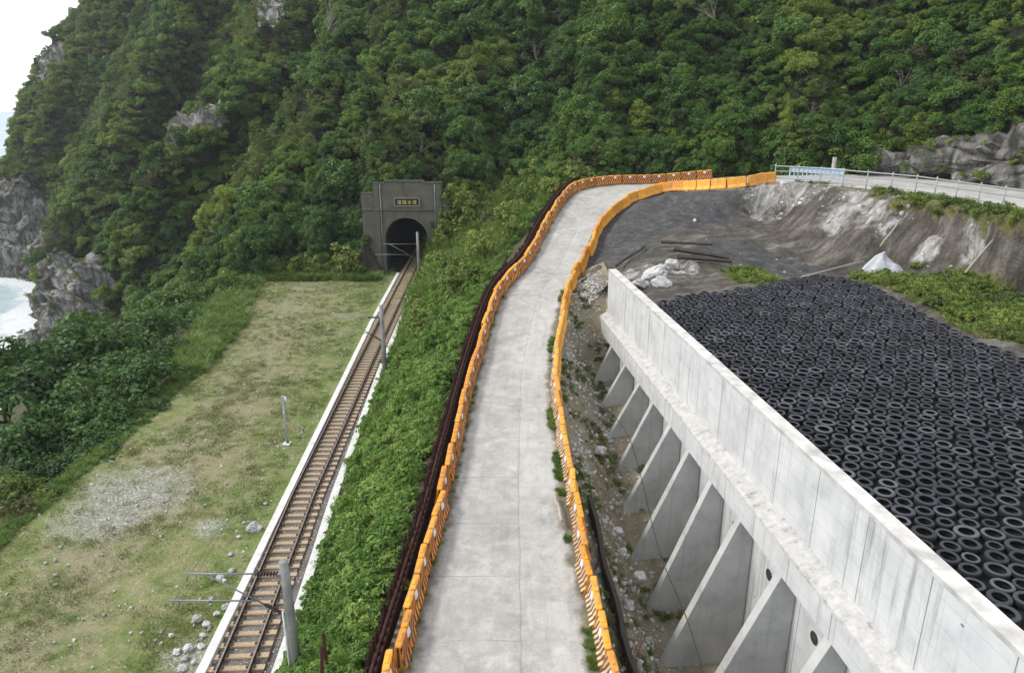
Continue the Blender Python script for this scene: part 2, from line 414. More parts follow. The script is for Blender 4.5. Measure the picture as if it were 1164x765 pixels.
M['portal'] = mat_wall('portal_concrete', (0.085, 0.083, 0.062), (0.115, 0.113, 0.086), (0.145, 0.14, 0.11), 0.5, 1.2, False, True)
M['portal_trim'] = plain('portal_trim_concrete', (0.105, 0.104, 0.08), 0.9)
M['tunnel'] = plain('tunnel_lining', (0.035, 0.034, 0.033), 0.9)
M['kerb'] = plain('kerb_concrete', (0.58, 0.58, 0.56), 0.85, var=0.18, scale=3)
M['trackbed'] = mat_soil('track_ballast', (0.10, 0.088, 0.08), (0.15, 0.135, 0.12), (0.20, 0.185, 0.165), 0.25, 8.0)
M['sleeper'] = plain('sleeper_concrete', (0.38, 0.29, 0.195), 0.85, var=0.3, scale=3)
M['rail'] = plain('rusty_rail', (0.085, 0.047, 0.035), 0.55, 0.4, scale=8)
M['railtop'] = plain('worn_rail_top', (0.30, 0.26, 0.24), 0.4, 0.8)
M['fence'] = plain('rusty_brown_steel', (0.045, 0.02, 0.017), 0.7, 0.2, 0.4, 5)
M['mast'] = mat_wall('mast_concrete', (0.14, 0.14, 0.13), (0.24, 0.24, 0.225), (0.31, 0.31, 0.29), 0.6, 5.0, False)
M['steel'] = plain('galvanised_steel', (0.22, 0.24, 0.265), 0.5, 0.5, 0.15)
M['guard'] = plain('guard_rail_paint', (0.30, 0.32, 0.33), 0.5, 0.2, 0.2)
M['bluegate'] = plain('pale_blue_paint', (0.42, 0.55, 0.66), 0.5, 0.0, 0.15)
M['bluepost'] = plain('blue_grey_steel', (0.36, 0.42, 0.50), 0.5, 0.3, 0.15)
M['insul'] = plain('brown_insulator', (0.05, 0.025, 0.02), 0.3)
M['wire'] = plain('dark_wire', (0.05, 0.05, 0.05), 0.5, 0.6)
M['timber'] = plain('dark_timber', (0.05, 0.042, 0.036), 0.9)
M['bamboo'] = plain('pale_pole_wood', (0.32, 0.28, 0.22), 0.8)
M['twig'] = plain('bare_twig', (0.17, 0.15, 0.125), 0.9)
M['tarp'] = plain('white_tarp', (0.42, 0.43, 0.45), 0.6, var=0.12, scale=3)
M['plate'] = plain('black_plaque', (0.012, 0.011, 0.012), 0.5)
M['gold'] = plain('gold_lettering', (0.62, 0.50, 0.14), 0.45, 0.2, 0.1)
M['plaqueframe'] = plain('plaque_frame_stone', (0.26, 0.23, 0.21), 0.8)
M['rustpost'] = plain('rust_stake', (0.10, 0.045, 0.03), 0.8)
def mat_rock():
    t = NT('pale_boulder', 0.9, 0.25); p = t.obj()
    n = t.noise(p, 1.6, 7, 0.65, 0.5)
    c = t.ramp(n, [(0.28, (0.26, 0.255, 0.24)), (0.46, (0.42, 0.415, 0.40)), (0.66, (0.60, 0.60, 0.59))])
    c = t.mix(1.0, c, t.ramp(t.rand(), [(0.0, 0.7), (1.0, 1.2)]), 'MULTIPLY')
    t.col(c); t.bump(n, 0.5, 0.1); return t.m
M['rock'] = mat_rock()
def mat_tyre():
    t = NT('old_tyre_rubber', 0.75, 0.35); p = t.obj()
    n = t.noise(p, 3, 5)
    f = t.math('ADD', t.math('MULTIPLY', t.rand(), 0.75), t.math('MULTIPLY', n, 0.35))
    t.col(t.ramp(f, [(0.1, (0.022, 0.024, 0.029)), (0.75, (0.047, 0.050, 0.060)), (1.0, (0.11, 0.115, 0.125))]))
    t.bump(n, 0.2, 0.01); return t.m
M['tyre'] = mat_tyre()
M['tyre_shade'] = plain('shaded_tyre_rubber', (0.014, 0.0145, 0.017), 0.8)  # dark copy of the rubber: shade painted on sides, hollow and underside
def mat_barrier(name, base, stripe, sw, plainface=False):
    t = NT(name, 0.5, 0.35); p = t.obj(); x, y, z = t.sep(p)
    n = t.noise(t.pos(), 2.2, 6, 0.65)
    b = t.mix(1.0, base, t.ramp(t.rand(), [(0.0, (0.80, 0.74, 0.8)), (1.0, (1.12, 1.22, 1.6))]), 'MULTIPLY')
    if not plainface:
        d = t.math('ADD', x, t.math('MULTIPLY', z, 0.55))
        st = t.math('GREATER_THAN', t.math('FRACT', t.math('MULTIPLY', d, 1 / sw)), 0.5)
        b = t.mix(st, b, stripe)
    g = t.ramp(n, [(0.42, 0.0), (0.72, 0.6)])
    b = t.mix(g, b, (0.20, 0.15, 0.10))
    t.col(b); t.bump(n, 0.1, 0.01); return t.m
ORANGE = (0.80, 0.33, 0.024)
M['bar_plain'] = mat_barrier('barrier_orange', ORANGE, ORANGE, 1, True)
M['bar_dark'] = mat_barrier('barrier_dark_stripe', (0.74, 0.25, 0.02), (0.030, 0.014, 0.012), 0.23)
M['bar_white'] = mat_barrier('barrier_pale_stripe', (0.80, 0.52, 0.24), (0.10, 0.06, 0.05), 0.2)
M['bar_yellow'] = mat_barrier('barrier_yellow', (0.82, 0.36, 0.035), ORANGE, 1, True)
M['reflect'] = plain('white_reflector', (0.72, 0.70, 0.72), 0.4, var=0.08)
def mat_sea():
    t = NT('sea_water', 0.5, 0.25); p = t.pos()
    n = t.noise(t.scaled(p, (1, 1.6, 1)), 0.12, 8, 0.65, 0.5)
    c = t.ramp(n, [(0.35, (0.27, 0.35, 0.39)), (0.6, (0.36, 0.43, 0.46))])
    foam = t.ramp(t.math('ADD', t.attr('foam'), t.math('MULTIPLY_ADD', t.noise(p, 0.25, 8, 0.75, 1.0), 1.2, -0.6)), [(0.5, 0.0), (0.68, 0.9)])
    c = t.mix(foam, c, (0.62, 0.65, 0.66))
    t.col(c); t.bump(n, 0.3, 0.4); return t.m
M['sea'] = mat_sea()

# ------------------------------------------------------------------ leaf / grass prototypes
def quads(name, c, u, w, mat, tone):    # rhombic leaves: centre, half-length vector, half-width vector
    n = len(c)
    nrm = np.cross(u, w); nrm /= np.maximum(np.linalg.norm(nrm, axis=1, keepdims=True), 1e-9)
    ln = np.linalg.norm(u, axis=1, keepdims=True)
    v = np.stack([c - u, c + w + nrm * ln * 0.22, c + u - nrm * ln * 0.25, c - w + nrm * ln * 0.22], 1).reshape(-1, 3)
    me = bpy.data.meshes.new(name)
    me.vertices.add(4 * n); me.vertices.foreach_set('co', v.astype(np.float32).ravel())
    me.loops.add(4 * n); me.loops.foreach_set('vertex_index', np.arange(4 * n, dtype=np.int32))
    me.polygons.add(n); me.polygons.foreach_set('loop_start', np.arange(0, 4 * n, 4, dtype=np.int32))
    try: me.polygons.foreach_set('loop_total', np.full(n, 4, np.int32))
    except Exception: pass
    me.update(calc_edges=True); me.validate()
    fattr(me, 'tone', np.repeat(tone, 4))
    me.materials.append(mat)
    return me
def unit(v): return v / np.maximum(np.linalg.norm(v, axis=1, keepdims=True), 1e-9)
def crown(name, mat, seed, n_cl=26, per=55, leaf=0.11, rx=1.0, rz=0.8, cl=(0.26, 0.42), skirt=0.0):
    g = np.random.default_rng(seed)
    C = []; U = []; Wv = []; T = []
    for k in range(n_cl):
        d = unit(g.normal(size=(1, 3)))[0]
        if d[2] < -0.15 - skirt: d[2] = -d[2] * 0.5
        r = g.uniform(0.45, 0.95) if k > 3 else g.uniform(0.1, 0.3)
        cc = d * np.array([rx, rx, rz]) * r + np.array([0, 0, 0.15])
        cr = g.uniform(*cl)
        m = int(per * (cr / 0.34) ** 2)
        q = unit(g.normal(size=(m, 3))); q[:, 2] = np.where(q[:, 2] < -0.35, -q[:, 2], q[:, 2])
        pos = cc + q * np.array([1, 1, 0.85]) * cr * g.uniform(0.72, 1.08, (m, 1))
        nrm = unit(q * 0.75 + np.array([0, 0, 0.42]) + g.normal(size=(m, 3)) * 0.38)
        a = unit(np.cross(nrm, g.normal(size=(m, 3)))); b = np.cross(nrm, a)
        s = leaf * g.uniform(0.6, 1.25, (m, 1))
        C.append(pos); U.append(a * s); Wv.append(b * s * g.uniform(0.42, 0.62, (m, 1)))
        T.append(np.clip(g.uniform(0.25, 0.75) + g.normal(size=m) * 0.16, 0, 1))
    return quads(name, np.concatenate(C), np.concatenate(U), np.concatenate(Wv), mat, np.concatenate(T))
def blades(name, mat, seed, n=40, h=0.5, spread=0.3, wid=0.03, lean=0.6):
    g = np.random.default_rng(seed)
    v = []; f = []; T = []
    for k in range(n):
        a = g.uniform(0, 6.283); r = spread * math.sqrt(g.uniform())
        b = np.array([r * math.cos(a), r * math.sin(a), -0.03]); hh = h * g.uniform(0.5, 1.15)
        dr = np.array([math.cos(a + g.normal() * 0.7), math.sin(a + g.normal() * 0.7), 0]) * lean * hh * g.uniform(0.3, 1.1)
        sd = np.array([-dr[1], dr[0], 0]); sd = sd / (np.linalg.norm(sd) + 1e-9) * wid
        m = b + dr * 0.35 + np.array([0, 0, hh * 0.65]); t = b + dr + np.array([0, 0, hh * g.uniform(0.75, 1.0)])
        o = len(v); v += [b - sd, b + sd, m + sd * 0.8, m - sd * 0.8, t]; f += [(o, o + 1, o + 2, o + 3), (o + 3, o + 2, o + 4)]
        T += [g.uniform(0.2, 0.9)] * 5
    me = pymesh(name, v, f); fattr(me, 'tone', T); me.materials.append(mat)
    return me
def boulder_mesh(name, seed, rough=0.35, sub=3, flat=0.7):
    bm = bmesh.new(); bmesh.ops.create_icosphere(bm, subdivisions=sub, radius=1)
    off = Vector((seed * 7.3, seed * 3.1, seed))
    for v in bm.verts:
        c = noise.cell_vector(v.co * 1.3 + off)
        k = 1 + rough * noise.noise(v.co * 1.1 + off) + rough * 0.5 * noise.noise(v.co * 2.7 + off)
        v.co = Vector((v.co.x * k, v.co.y * k * 0.85, v.co.z * k * flat)) + c * 0.10
    me = bpy.data.meshes.new(name); bm.to_mesh(me); bm.free(); me.materials.append(M['rock'])
    return me
# scatter of uncountable cover: ONE object that instances prototypes on its points
def scatter(name, protos, pts, scl, rot, label=None, idx=None):
    n = len(pts)
    col = bpy.data.collections.new(name + '_kinds')
    for i, me in enumerate(protos):
        o = bpy.data.objects.new('%s_kind_%02d' % (name, i), me); col.objects.link(o)
    me = bpy.data.meshes.new(name)
    me.vertices.add(n); me.vertices.foreach_set('co', np.asarray(pts, np.float32).ravel())
    me.update()
    fattr(me, 'scl', scl)
    a = me.attributes.new('rot', 'FLOAT_VECTOR', 'POINT'); a.data.foreach_set('vector', np.asarray(rot, np.float32).ravel())
    a = me.attributes.new('idx', 'INT', 'POINT'); a.data.foreach_set('value', (RNG.integers(0, len(protos), n) if idx is None else np.asarray(idx)).astype(np.int32))
    o = link(name, me)
    ng = bpy.data.node_groups.new(name + '_scatter', 'GeometryNodeTree')
    ng.interface.new_socket('Geometry', in_out='INPUT', socket_type='NodeSocketGeometry')
    ng.interface.new_socket('Geometry', in_out='OUTPUT', socket_type='NodeSocketGeometry')
    N = ng.nodes; L = ng.links
    gi = N.new('NodeGroupInput'); go = N.new('NodeGroupOutput')
    ci = N.new('GeometryNodeCollectionInfo'); ci.inputs['Collection'].default_value = col
    ci.inputs['Separate Children'].default_value = True; ci.inputs['Reset Children'].default_value = True
    ip = N.new('GeometryNodeInstanceOnPoints'); ip.inputs['Pick Instance'].default_value = True
    def na(nm, ty):
        k = N.new('GeometryNodeInputNamedAttribute'); k.data_type = ty; k.inputs['Name'].default_value = nm; return k.outputs['Attribute']
    L.new(gi.outputs[0], ip.inputs['Points']); L.new(ci.outputs[0], ip.inputs['Instance'])
    L.new(na('idx', 'INT'), ip.inputs['Instance Index']); L.new(na('rot', 'FLOAT_VECTOR'), ip.inputs['Rotation'])
    L.new(na('scl', 'FLOAT'), ip.inputs['Scale']); L.new(ip.outputs[0], go.inputs[0])
    md = o.modifiers.new('scatter', 'NODES'); md.node_group = ng
    return tag(o, label, None, None, 'stuff')
def spin(n, tilt=0.25):
    return np.stack([RNG.normal(size=n) * tilt, RNG.normal(size=n) * tilt, RNG.uniform(0, 6.283, n)], 1)

# ================================================================== THE LAND
SEA_Z = -27.0
# sea: fine near the shore, reaching the horizon
xs = np.r_[-9000, -3000, -1000, -500, np.arange(-300, -20, 8), 0, 300, 3000, 9000]
ys = np.r_[-500, 0, 40, np.arange(60, 300, 8), 500, 1000, 3000, 12000]
GX, GY = np.meshgrid(xs, ys)
# track lines
TY = [5, 19.3, 30.7, 49, 60, 72.6, 80, 110]
TX = [-8.45, -9.46, -10.30, -11.0, -11.35, -11.75, -11.95, -12.6]
def track_x(y): return interp(TY, TX, y)
def lkerb_x(y): return interp([5, 19.1, 30.4, 60.2, 71.8, 81], [-9.9, -10.68, -11.26, -12.73, -13.11, -13.4], y)   # outer edge
def rkerb_x(y): return interp([5, 20.9, 30.4, 48, 53.6, 69.6, 81], [-6.9, -7.79, -8.5, -9.35, -9.57, -10.05, -10.3], y)   # outer edge

# ramp, hairpin and upper road: outer (left) and inner (right) edges, one ribbon
LE = [at(430, 880, 3.2), at(458, 765, 3.4), at(502, 600, 3.8), at(525, 500, 4.6), at(549, 400, 5.6), at(572, 335, 6.9), at(603, 300, 7.9), at(624, 258, 9.4),
      at(650, 221.5, 10.8), at(671.5, 213, 11.1), at(697.6, 209.7, 11.2), at(734, 209, 11.2), at(762, 207.5, 11.3), at(811, 203, 11.7),
      at(900, 199, 12.3), at(985, 198, 12.5), at(1060, 204, 12.5), at(1164, 217, 12.5), at(1290, 240, 12.5)]
RE = [at(710, 880, 3.2), at(684, 765, 3.4), at(649, 600, 3.8), at(634, 500, 4.6), at(627, 420, 5.4), at(640, 342, 6.9), at(655, 310, 7.7), at(669, 284, 8.5),
      at(679, 260.6, 9.3), at(695, 245, 9.8), at(708, 234.5, 10.25), at(731.5, 224, 10.8), at(757.7, 217.5, 11.2), at(790, 216.5, 11.6),
      at(841, 213, 12.2), at(883, 207.5, 12.5), at(1017, 220, 12.5), at(1073, 228.5, 12.5), at(1168, 245, 12.5)]
LE = catmull(LE, 220); RE = catmull(RE, 220)
def road_rz(y):                          # right edge of the ramp before the hairpin: x, z at y
    k = RE[:120]; i = np.argsort(k[:, 1]); return interp(k[i, 1], k[i, 0], y), interp(k[i, 1], k[i, 2], y)
def road_lz(y):
    k = LE[:105]; i = np.argsort(k[:, 1]); return interp(k[i, 1], k[i, 0], y), interp(k[i, 1], k[i, 2], y)
cross = np.linspace(-0.16, 1.1, 26)
G = LE[:, None, :] * (1 - cross[None, :, None]) + RE[:, None, :] * cross[None, :, None]
sv = np.r_[0, np.cumsum(np.linalg.norm(np.diff((LE + RE) / 2, axis=0), axis=1))]
for i in range(G.shape[0]):
    for j in range(G.shape[1]): G[i, j, 2] += 0.03 * fbm(G[i, j], 0.5, 3)
G[:, 0] = G[:, 1]; G[:, 0, 2] -= 0.7; G[:, -1] = G[:, -2]; G[:, -1, 2] -= 0.7
tag(sheet('concrete_road', G, M['road'], uv=(np.tile(cross, (220, 1)), np.tile(sv[:, None], (1, 26))), flip=True), 'pale concrete ramp road climbing to a hairpin', kind='structure')

# grass field beside the track
EDGE = np.array([(-16, -2, 0), (-20, 12, 0), (-22.6, 27, 0), (-22.6, 33, 0), (-22.6, 40.8, 0), (-23.6, 47, 0), (-26.0, 56, 0), (-28.6, 66, 0), (-30, 78, 0), (-30.5, 92, 0)], float)
def edge_x(y): return interp(EDGE[:, 1], EDGE[:, 0], y)
Ys = np.arange(2, 92.01, 0.5); T = np.linspace(0, 1, 48)
G = np.zeros((len(Ys), len(T), 3)); gr = np.zeros((len(Ys), len(T))); wr = gr.copy(); ge = gr.copy()
gc = [(at(150, 560, 0), 3.2), (at(120, 585, 0), 2.4), (at(240, 600, 0), 0.9), (at(215, 745, 0), 1.0)]
for i, y in enumerate(Ys):
    for j, t in enumerate(T):
        x = edge_x(y) * (1 - t) + (lkerb_x(y) + 0.1) * t
        p = Vector((x, y, 0))
        G[i, j] = (x, y, 0.10 * fbm(p, 0.25, 4) + 0.03 * fbm(p, 1.5, 3) - 0.02)
        wr[i, j] = math.exp(-((x - interp([15, 30, 45, 60, 76], [-17.5, -17.8, -18.2, -20.2, -23.0], y)) / 2.0) ** 2); ge[i, j] = max(0, (t - 0.68) / 0.3) + 0.5 * max(0, (y - 66) / 14) + 0.7 * max(0, (0.18 - t) / 0.18)
        gr[i, j] = max([0.15] + [1.0 - 0.5 * ((x - c.x) ** 2 + (y - c.y) ** 2) / r ** 2 for c, r in gc])
sheet('grass_field', G, M['platform'], attrs={'gravel': np.clip(gr, 0, 1), 'worn': wr, 'lush': np.clip(ge, 0, 1)}, flip=True)['kind'] = 'structure'
# seaward slope below the field
offs = [(0, 0), (-1.5, -0.8), (-5, -2.6), (-10, -5.0), (-20, -10), (-32, -17), (-45, -33)]
Ys2 = np.arange(-2, 100, 1.5); G = []
for y in Ys2:
    row = []
    for dx, dz in offs:
        p = Vector((edge_x(y) + dx, y, dz)); row.append(p + Vector((0, 0, 1)) * (fbm(p, 0.15, 4) * (0.8 if dx else 0.05)))
    G.append(row)
G = np.array(G)[:, ::-1]
G = catmull(G.transpose(1, 0, 2), 30).transpose(1, 0, 2)
sheet('seaward_slope', G, M['bank_soil'], flip=True)['kind'] = 'structure'
# track bed
Ys3 = np.arange(2, 106, 1.0)
G = np.array([[(lkerb_x(y) + 0.2 + t * (rkerb_x(y) - lkerb_x(y) - 0.5), y, 0.02 + 0.05 * math.sin(t * math.pi) + 0.02 * fbm((t * 3, y, 0), 1.5, 3)) for t in np.linspace(0, 1, 14)] for y in Ys3])
sheet('track_bed', G, M['trackbed'], flip=True)['kind'] = 'structure'
# green embankment between track and ramp
FB = [(-4.45, 4, 2.6), (-4.0, 14, 2.9), (-3.75, 21, 3.3), (-3.2, 28, 4.1), (-2.55, 36, 5.1), (-1.6, 44, 6.3), (0.1, 51, 7.8), (2.6, 60, 9.5), (5.6, 68.5, 10.8), (8.4, 73, 11.2), (10, 76, 12.0)]
FB = catmull(FB, 90)
FBY = FB[:, 1]
def fence_p(y): return interp(FBY, FB[:, 0], y), interp(FBY, FB[:, 2], y)
Ys4 = np.arange(4, 76, 0.6); Tt = np.linspace(-0.02, 1.02, 22); EMB = np.zeros((len(Ys4), len(Tt), 3))
for i, y in enumerate(Ys4):
    fx, fz = fence_p(y); kx = rkerb_x(y)
    for j, t in enumerate(Tt):
        z = fz * (t ** 0.85 if t > 0 else 0)
        p = Vector((kx + (fx - kx) * t, y, z))
        EMB[i, j] = (p.x, p.y, z + 0.22 * fbm(p, 0.5, 4) * math.sin(math.pi * min(1, max(0, t))))
tag(sheet('embankment', EMB, M['bank_soil'], flip=True), kind='structure')
G = np.array([[(-10.1 + (10.2 + 10.1) * t, 75.5 + 12 * s, (0.1 + 11.8 * t ** 0.85) + 3.5 * s) for t in np.linspace(0, 1, 20)] for s in np.linspace(0, 1, 10)])
G[:, :, 2] += [[0.3 * fbm(p, 0.3, 4) for p in row] for row in G]
EMB2 = G
tag(sheet('embankment_head', G, M['bank_soil'], flip=True), kind='structure')

# rubble strip between ramp and retaining wall
def wall_x(y): return 9.39 - 0.103 * (y - 10.5)
FY = [5, 14, 21.1, 23.7, 26.2, 28.6, 31.2, 33.6, 36.4, 39.6, 41.5, 43.5, 45.5, 48]
FZ = [-2.2, -1.7, -1.2, -0.97, -0.3, 0.65, 1.35, 2.0, 2.4, 2.6, 4.4, 6.9, 7.8, 8.3]
FX = [5.9, 5.7, 5.5, 5.43, 5.2, 5.15, 5.22, 5.08, 4.98, 4.9, 5.0, 5.3, 5.5, 6]
Ys5 = np.arange(5, 47.5, 0.3); T5 = np.linspace(0, 1, 26); RUB = np.zeros((len(Ys5), len(T5), 3))
for i, y in enumerate(Ys5):
    rx, rz = road_rz(y); rx += 0.15; fx = interp(FY, FX, y); fz = interp(FY, FZ, y); wx = max(wall_x(y) + (0.1 if y < 42.7 else 0.6), fx + 0.4)
    for j, t in enumerate(T5):
        if t < 0.7:
            s = t / 0.7; x = rx + (fx - rx) * s; z = rz - 0.12 + (fz - rz + 0.12) * (s ** 1.15)
        else:
            s = (t - 0.7) / 0.3; x = fx + (wx - fx) * s; z = fz + 0.25 * s
        p = Vector((x, y, z)); RUB[i, j] = (x, y, z + (0.16 * fbm(p, 0.7, 4) if t > 0.12 else 0))
tag(sheet('rubble_ground', RUB, M['rubble'], flip=True), kind='structure')

# terrace behind the wall: tyre bed, netted mound, rock bank under the upper road
TYZ = 8.45
ctl = []
def c(px, py, z): ctl.append(tuple(at(px, py, z)))
for q in RE[66:190:4]: ctl.append((q[0], q[1], q[2] - 0.22))
for q in RE[150:220:4]: ctl.append((q[0] + 1.5, q[1] + 1.0, q[2] - 0.3)); ctl.append((q[0], q[1], q[2] - 0.22))
for a in [(745, 347), (800, 328), (870, 318), (930, 312), (985, 320), (1040, 347), (1164, 407), (900, 400), (1000, 400), (850, 360), (1100, 500), (1000, 600), (930, 460), (1164, 690), (1164, 560), (1300, 500), (1080, 345), (1120, 362), (1164, 352), (1100, 328), (1164, 380), (1030, 326), (1250, 400), (1010, 318)]: c(*a, TYZ)
for a in [(880, 280, 8.8), (935, 283, 8.7), (990, 294, 8.6), (1060, 309, 8.6), (1164, 323, 8.6), (700, 305, 8.1), (715, 300, 8.5), (760, 300, 8.9), (850, 290, 8.9), (760, 262, 9.6), (800, 250, 10.0), (840, 262, 9.4), (865, 222, 11.6), (850, 240, 10.4), (700, 270, 9.1),
          (930, 225, 11.7), (960, 232, 11.6), (1000, 250, 11.0), (1060, 252, 11.2), (1120, 262, 11.2), (990, 275, 9.7), (1060, 285, 9.7), (1120, 295, 9.7)]: c(*a)
for y in range(8, 44, 5): ctl.append((wall_x(y) + 0.6, y, TYZ))
for q, w in list(zip(RE, LE))[118:192:3]:
    o_ = (q - w); o_[2] = 0; o_ /= np.linalg.norm(o_); ctl.append((q[0] + o_[0] * 0.75, q[1] + o_[1] * 0.75, q[2] - 0.16))
for y, x, z in [(44.0, 3.9, 6.95), (44.0, 4.8, 6.9), (44.0, 5.7, 7.0), (45.5, 4.2, 7.45), (45.5, 5.4, 7.6), (47, 4.8, 8.0)]: ctl.append((x, y, z))
ctl = np.array(ctl)
def tps_fit(P):
    n = len(P); d = np.linalg.norm(P[:, None, :2] - P[None, :, :2], axis=2)
    K = np.where(d > 0, d ** 2 * np.log(d + 1e-12), 0) + np.eye(n) * 0.15
    A = np.zeros((n + 3, n + 3)); A[:n, :n] = K; A[:n, n] = 1; A[:n, n + 1:] = P[:, :2]; A[n, :n] = 1; A[n + 1:, :n] = P[:, :2].T
    return np.linalg.solve(A, np.r_[P[:, 2], 0, 0, 0])
WT = tps_fit(ctl)
def terrace_z(x, y):
    x = np.atleast_1d(x); y = np.atleast_1d(y)
    d = np.hypot(x[:, None] - ctl[None, :, 0], y[:, None] - ctl[None, :, 1])
    return (np.where(d > 0, d ** 2 * np.log(d + 1e-12), 0) @ WT[:-3]) + WT[-3] + WT[-2] * x + WT[-1] * y
gx = np.arange(2.5, 36, 0.22); gy = np.arange(6, 66, 0.22)
GX2, GY2 = np.meshgrid(gx, gy); GZ2 = terrace_z(GX2.ravel(), GY2.ravel()).reshape(GX2.shape)
rq = RE[64:]; d2 = np.hypot(GX2[..., None] - rq[:, 0], GY2[..., None] - rq[:, 1]); ni = d2.argmin(-1); nd = d2.min(-1)
bl = np.clip((nd - 0.55) / 0.9, 0, 1); bl = bl * bl * (3 - 2 * bl)
GZ2 = GZ2 * bl + (rq[ni, 2] - 0.10) * (1 - bl); SHOULDER = bl
# inside test: polygon bounded by wall line, road inner edge, guard line
poly = [(wall_x(43.0) + 0.25, 43.0), (wall_x(6) + 0.25, 6.0), (36, 6.0)] + [(q[0] + 0.25, q[1] + 0.1) for q in RE[::-1] if True]
ie = max(k for k in range(len(RE)) if RE[k][1] < 44.0 and k < 110)
poly = [(wall_x(43.0) + 0.25, 43.0), (wall_x(6) + 0.25, 6.0), (40, 6.0), (RE[-1][0] + 1, RE[-1][1] - 3)] + [(q[0], q[1]) for q in (RE + 0.13 * (LE - RE))[::-1][:220 - ie]]
def inside(x, y, P=poly):
    r = False; n = len(P); j = n - 1
    for i in range(n):
        xi, yi = P[i]; xj, yj = P[j]
        if (yi > y) != (yj > y) and x < (xj - xi) * (y - yi) / (yj - yi) + xi: r = not r
        j = i
    return r
tyre_poly = [tuple(at(px, py, TYZ + 0.1).xy) for px, py in [(742, 347), (765, 338), (800, 333), (850, 327), (930, 312), (985, 322), (1030, 345), (1060, 362), (1110, 388), (1180, 412), (1330, 480)]] + [(24, 8), (wall_x(8) + 0.5, 8), (wall_x(36) + 0.5, 36)]
def polydist(x, y, P):
    best = 1e9
    for i in range(len(P)):
        a = Vector(P[i]); b = Vector(P[(i + 1) % len(P)]); q = Vector((x, y)); ab = b - a
        t = max(0, min(1, (q - a).dot(ab) / max(1e-9, ab.length_squared))); best = min(best, (q - a - ab * t).length)
    return best
vid = -np.ones(GX2.shape, int); V = []; A_net = []; A_rock = []; A_gr = []
net_c = [(at(720, 260, 9.2), 4.2), (at(770, 240, 10.3), 5.0), (at(850, 290, 8.9), 3.6), (at(900, 300, 8.7), 3.4), (at(840, 228, 10.8), 2.2), (at(700, 285, 8.6), 3.0), (at(740, 228, 10.6), 3.5)]
rock_c = [(at(905, 230, 11.0), 3.2), (at(880, 232, 10.9), 2.2), (at(1000, 262, 10.2), 1.5), (at(960, 258, 10), 1.8), (at(1110, 278, 10.4), 1.0), (at(1150, 285, 10.2), 1.1), (at(1055, 272, 10.4), 0.8), (at(735, 318, 8.4), 1.6), (at(760, 310, 8.6), 1.8), (at(860, 235, 10.6), 2.0)]
gr_c = [(at(850, 315, 8.5), 1.6), (at(1010, 305, 9), 2.0), (at(1060, 328, 8.5), 2.6), (at(1110, 350, 8.5), 2.8), (at(1160, 372, 8.5), 3.0), (at(1150, 340, 8.5), 2.4), (at(1090, 322, 8.5), 2.0), (at(940, 212, 12.2), 2.0), (at(1040, 230, 12.2), 1.5), (at(1120, 244, 12.2), 1.6), (at(980, 216, 12.2), 1.6), (at(1080, 236, 12.2), 1.4), (at(1155, 250, 12.2), 1.4), (at(1010, 224, 12.2), 1.2)]
def zone(x, y, L): return max(0.0, max(1.0 - 0.5 * ((x - q.x) ** 2 + (y - q.y) ** 2) / r ** 2 for q, r in L))
for i in range(GX2.shape[0]):
    for j in range(GX2.shape[1]):
        x, y, z = GX2[i, j], GY2[i, j], GZ2[i, j]
        if not inside(x, y): continue
        gxx = (GZ2[i, min(j + 1, GX2.shape[1] - 1)] - GZ2[i, max(j - 1, 0)]) / 0.44; gyy = (GZ2[min(i + 1, GX2.shape[0] - 1), j] - GZ2[max(i - 1, 0), j]) / 0.6
        rk = zone(x, y, rock_c); p = Vector((x, y, z))
        bed = inside(x, y, tyre_poly)
        if bed: z = TYZ
        else: z += (0.25 + 0.5 * rk) * fbm(p, 0.45, 5) * min(1, polydist(x, y, poly) / 1.2) * min(1, polydist(x, y, tyre_poly) / 0.8) * (0.1 + 0.9 * SHOULDER[i, j]) + 0.12 * rk * noise.cell(p * 1.1) * min(1, polydist(x, y, poly) / 1.5) + 0.28 * abs(fbm((x * 1.1, y * 0.5, 3), 1.0, 5)) * min(1, polydist(x, y, poly) / 1.5) * (1 if x > 19 else 0.35)
        vid[i, j] = len(V); V.append((x, y, z)); A_net.append(zone(x, y, net_c)); A_rock.append(rk); A_gr.append(max(zone(x, y, gr_c), 0) * (1.0 if z < 9.15 or z > 11.7 else 0.25))
F = [(vid[i, j], vid[i, j + 1], vid[i + 1, j + 1], vid[i + 1, j]) for i in range(GX2.shape[0] - 1) for j in range(GX2.shape[1] - 1) if min(vid[i, j], vid[i, j + 1], vid[i + 1, j + 1], vid[i + 1, j]) >= 0]
me = pymesh('terrace_ground', V, F, True); fattr(me, 'net', A_net); fattr(me, 'rock', A_rock); fattr(me, 'green', A_gr)
tag(link('terrace_ground', me, M['terrace']), kind='structure')
TERR = np.array(V)
# ground under the tyres, painted black for the shade in the gaps
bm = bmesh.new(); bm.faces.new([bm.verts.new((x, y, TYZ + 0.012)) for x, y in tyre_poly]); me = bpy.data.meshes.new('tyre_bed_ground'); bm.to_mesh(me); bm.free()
tag(link('tyre_bed_ground', me, M['gap_shade']), kind='structure')

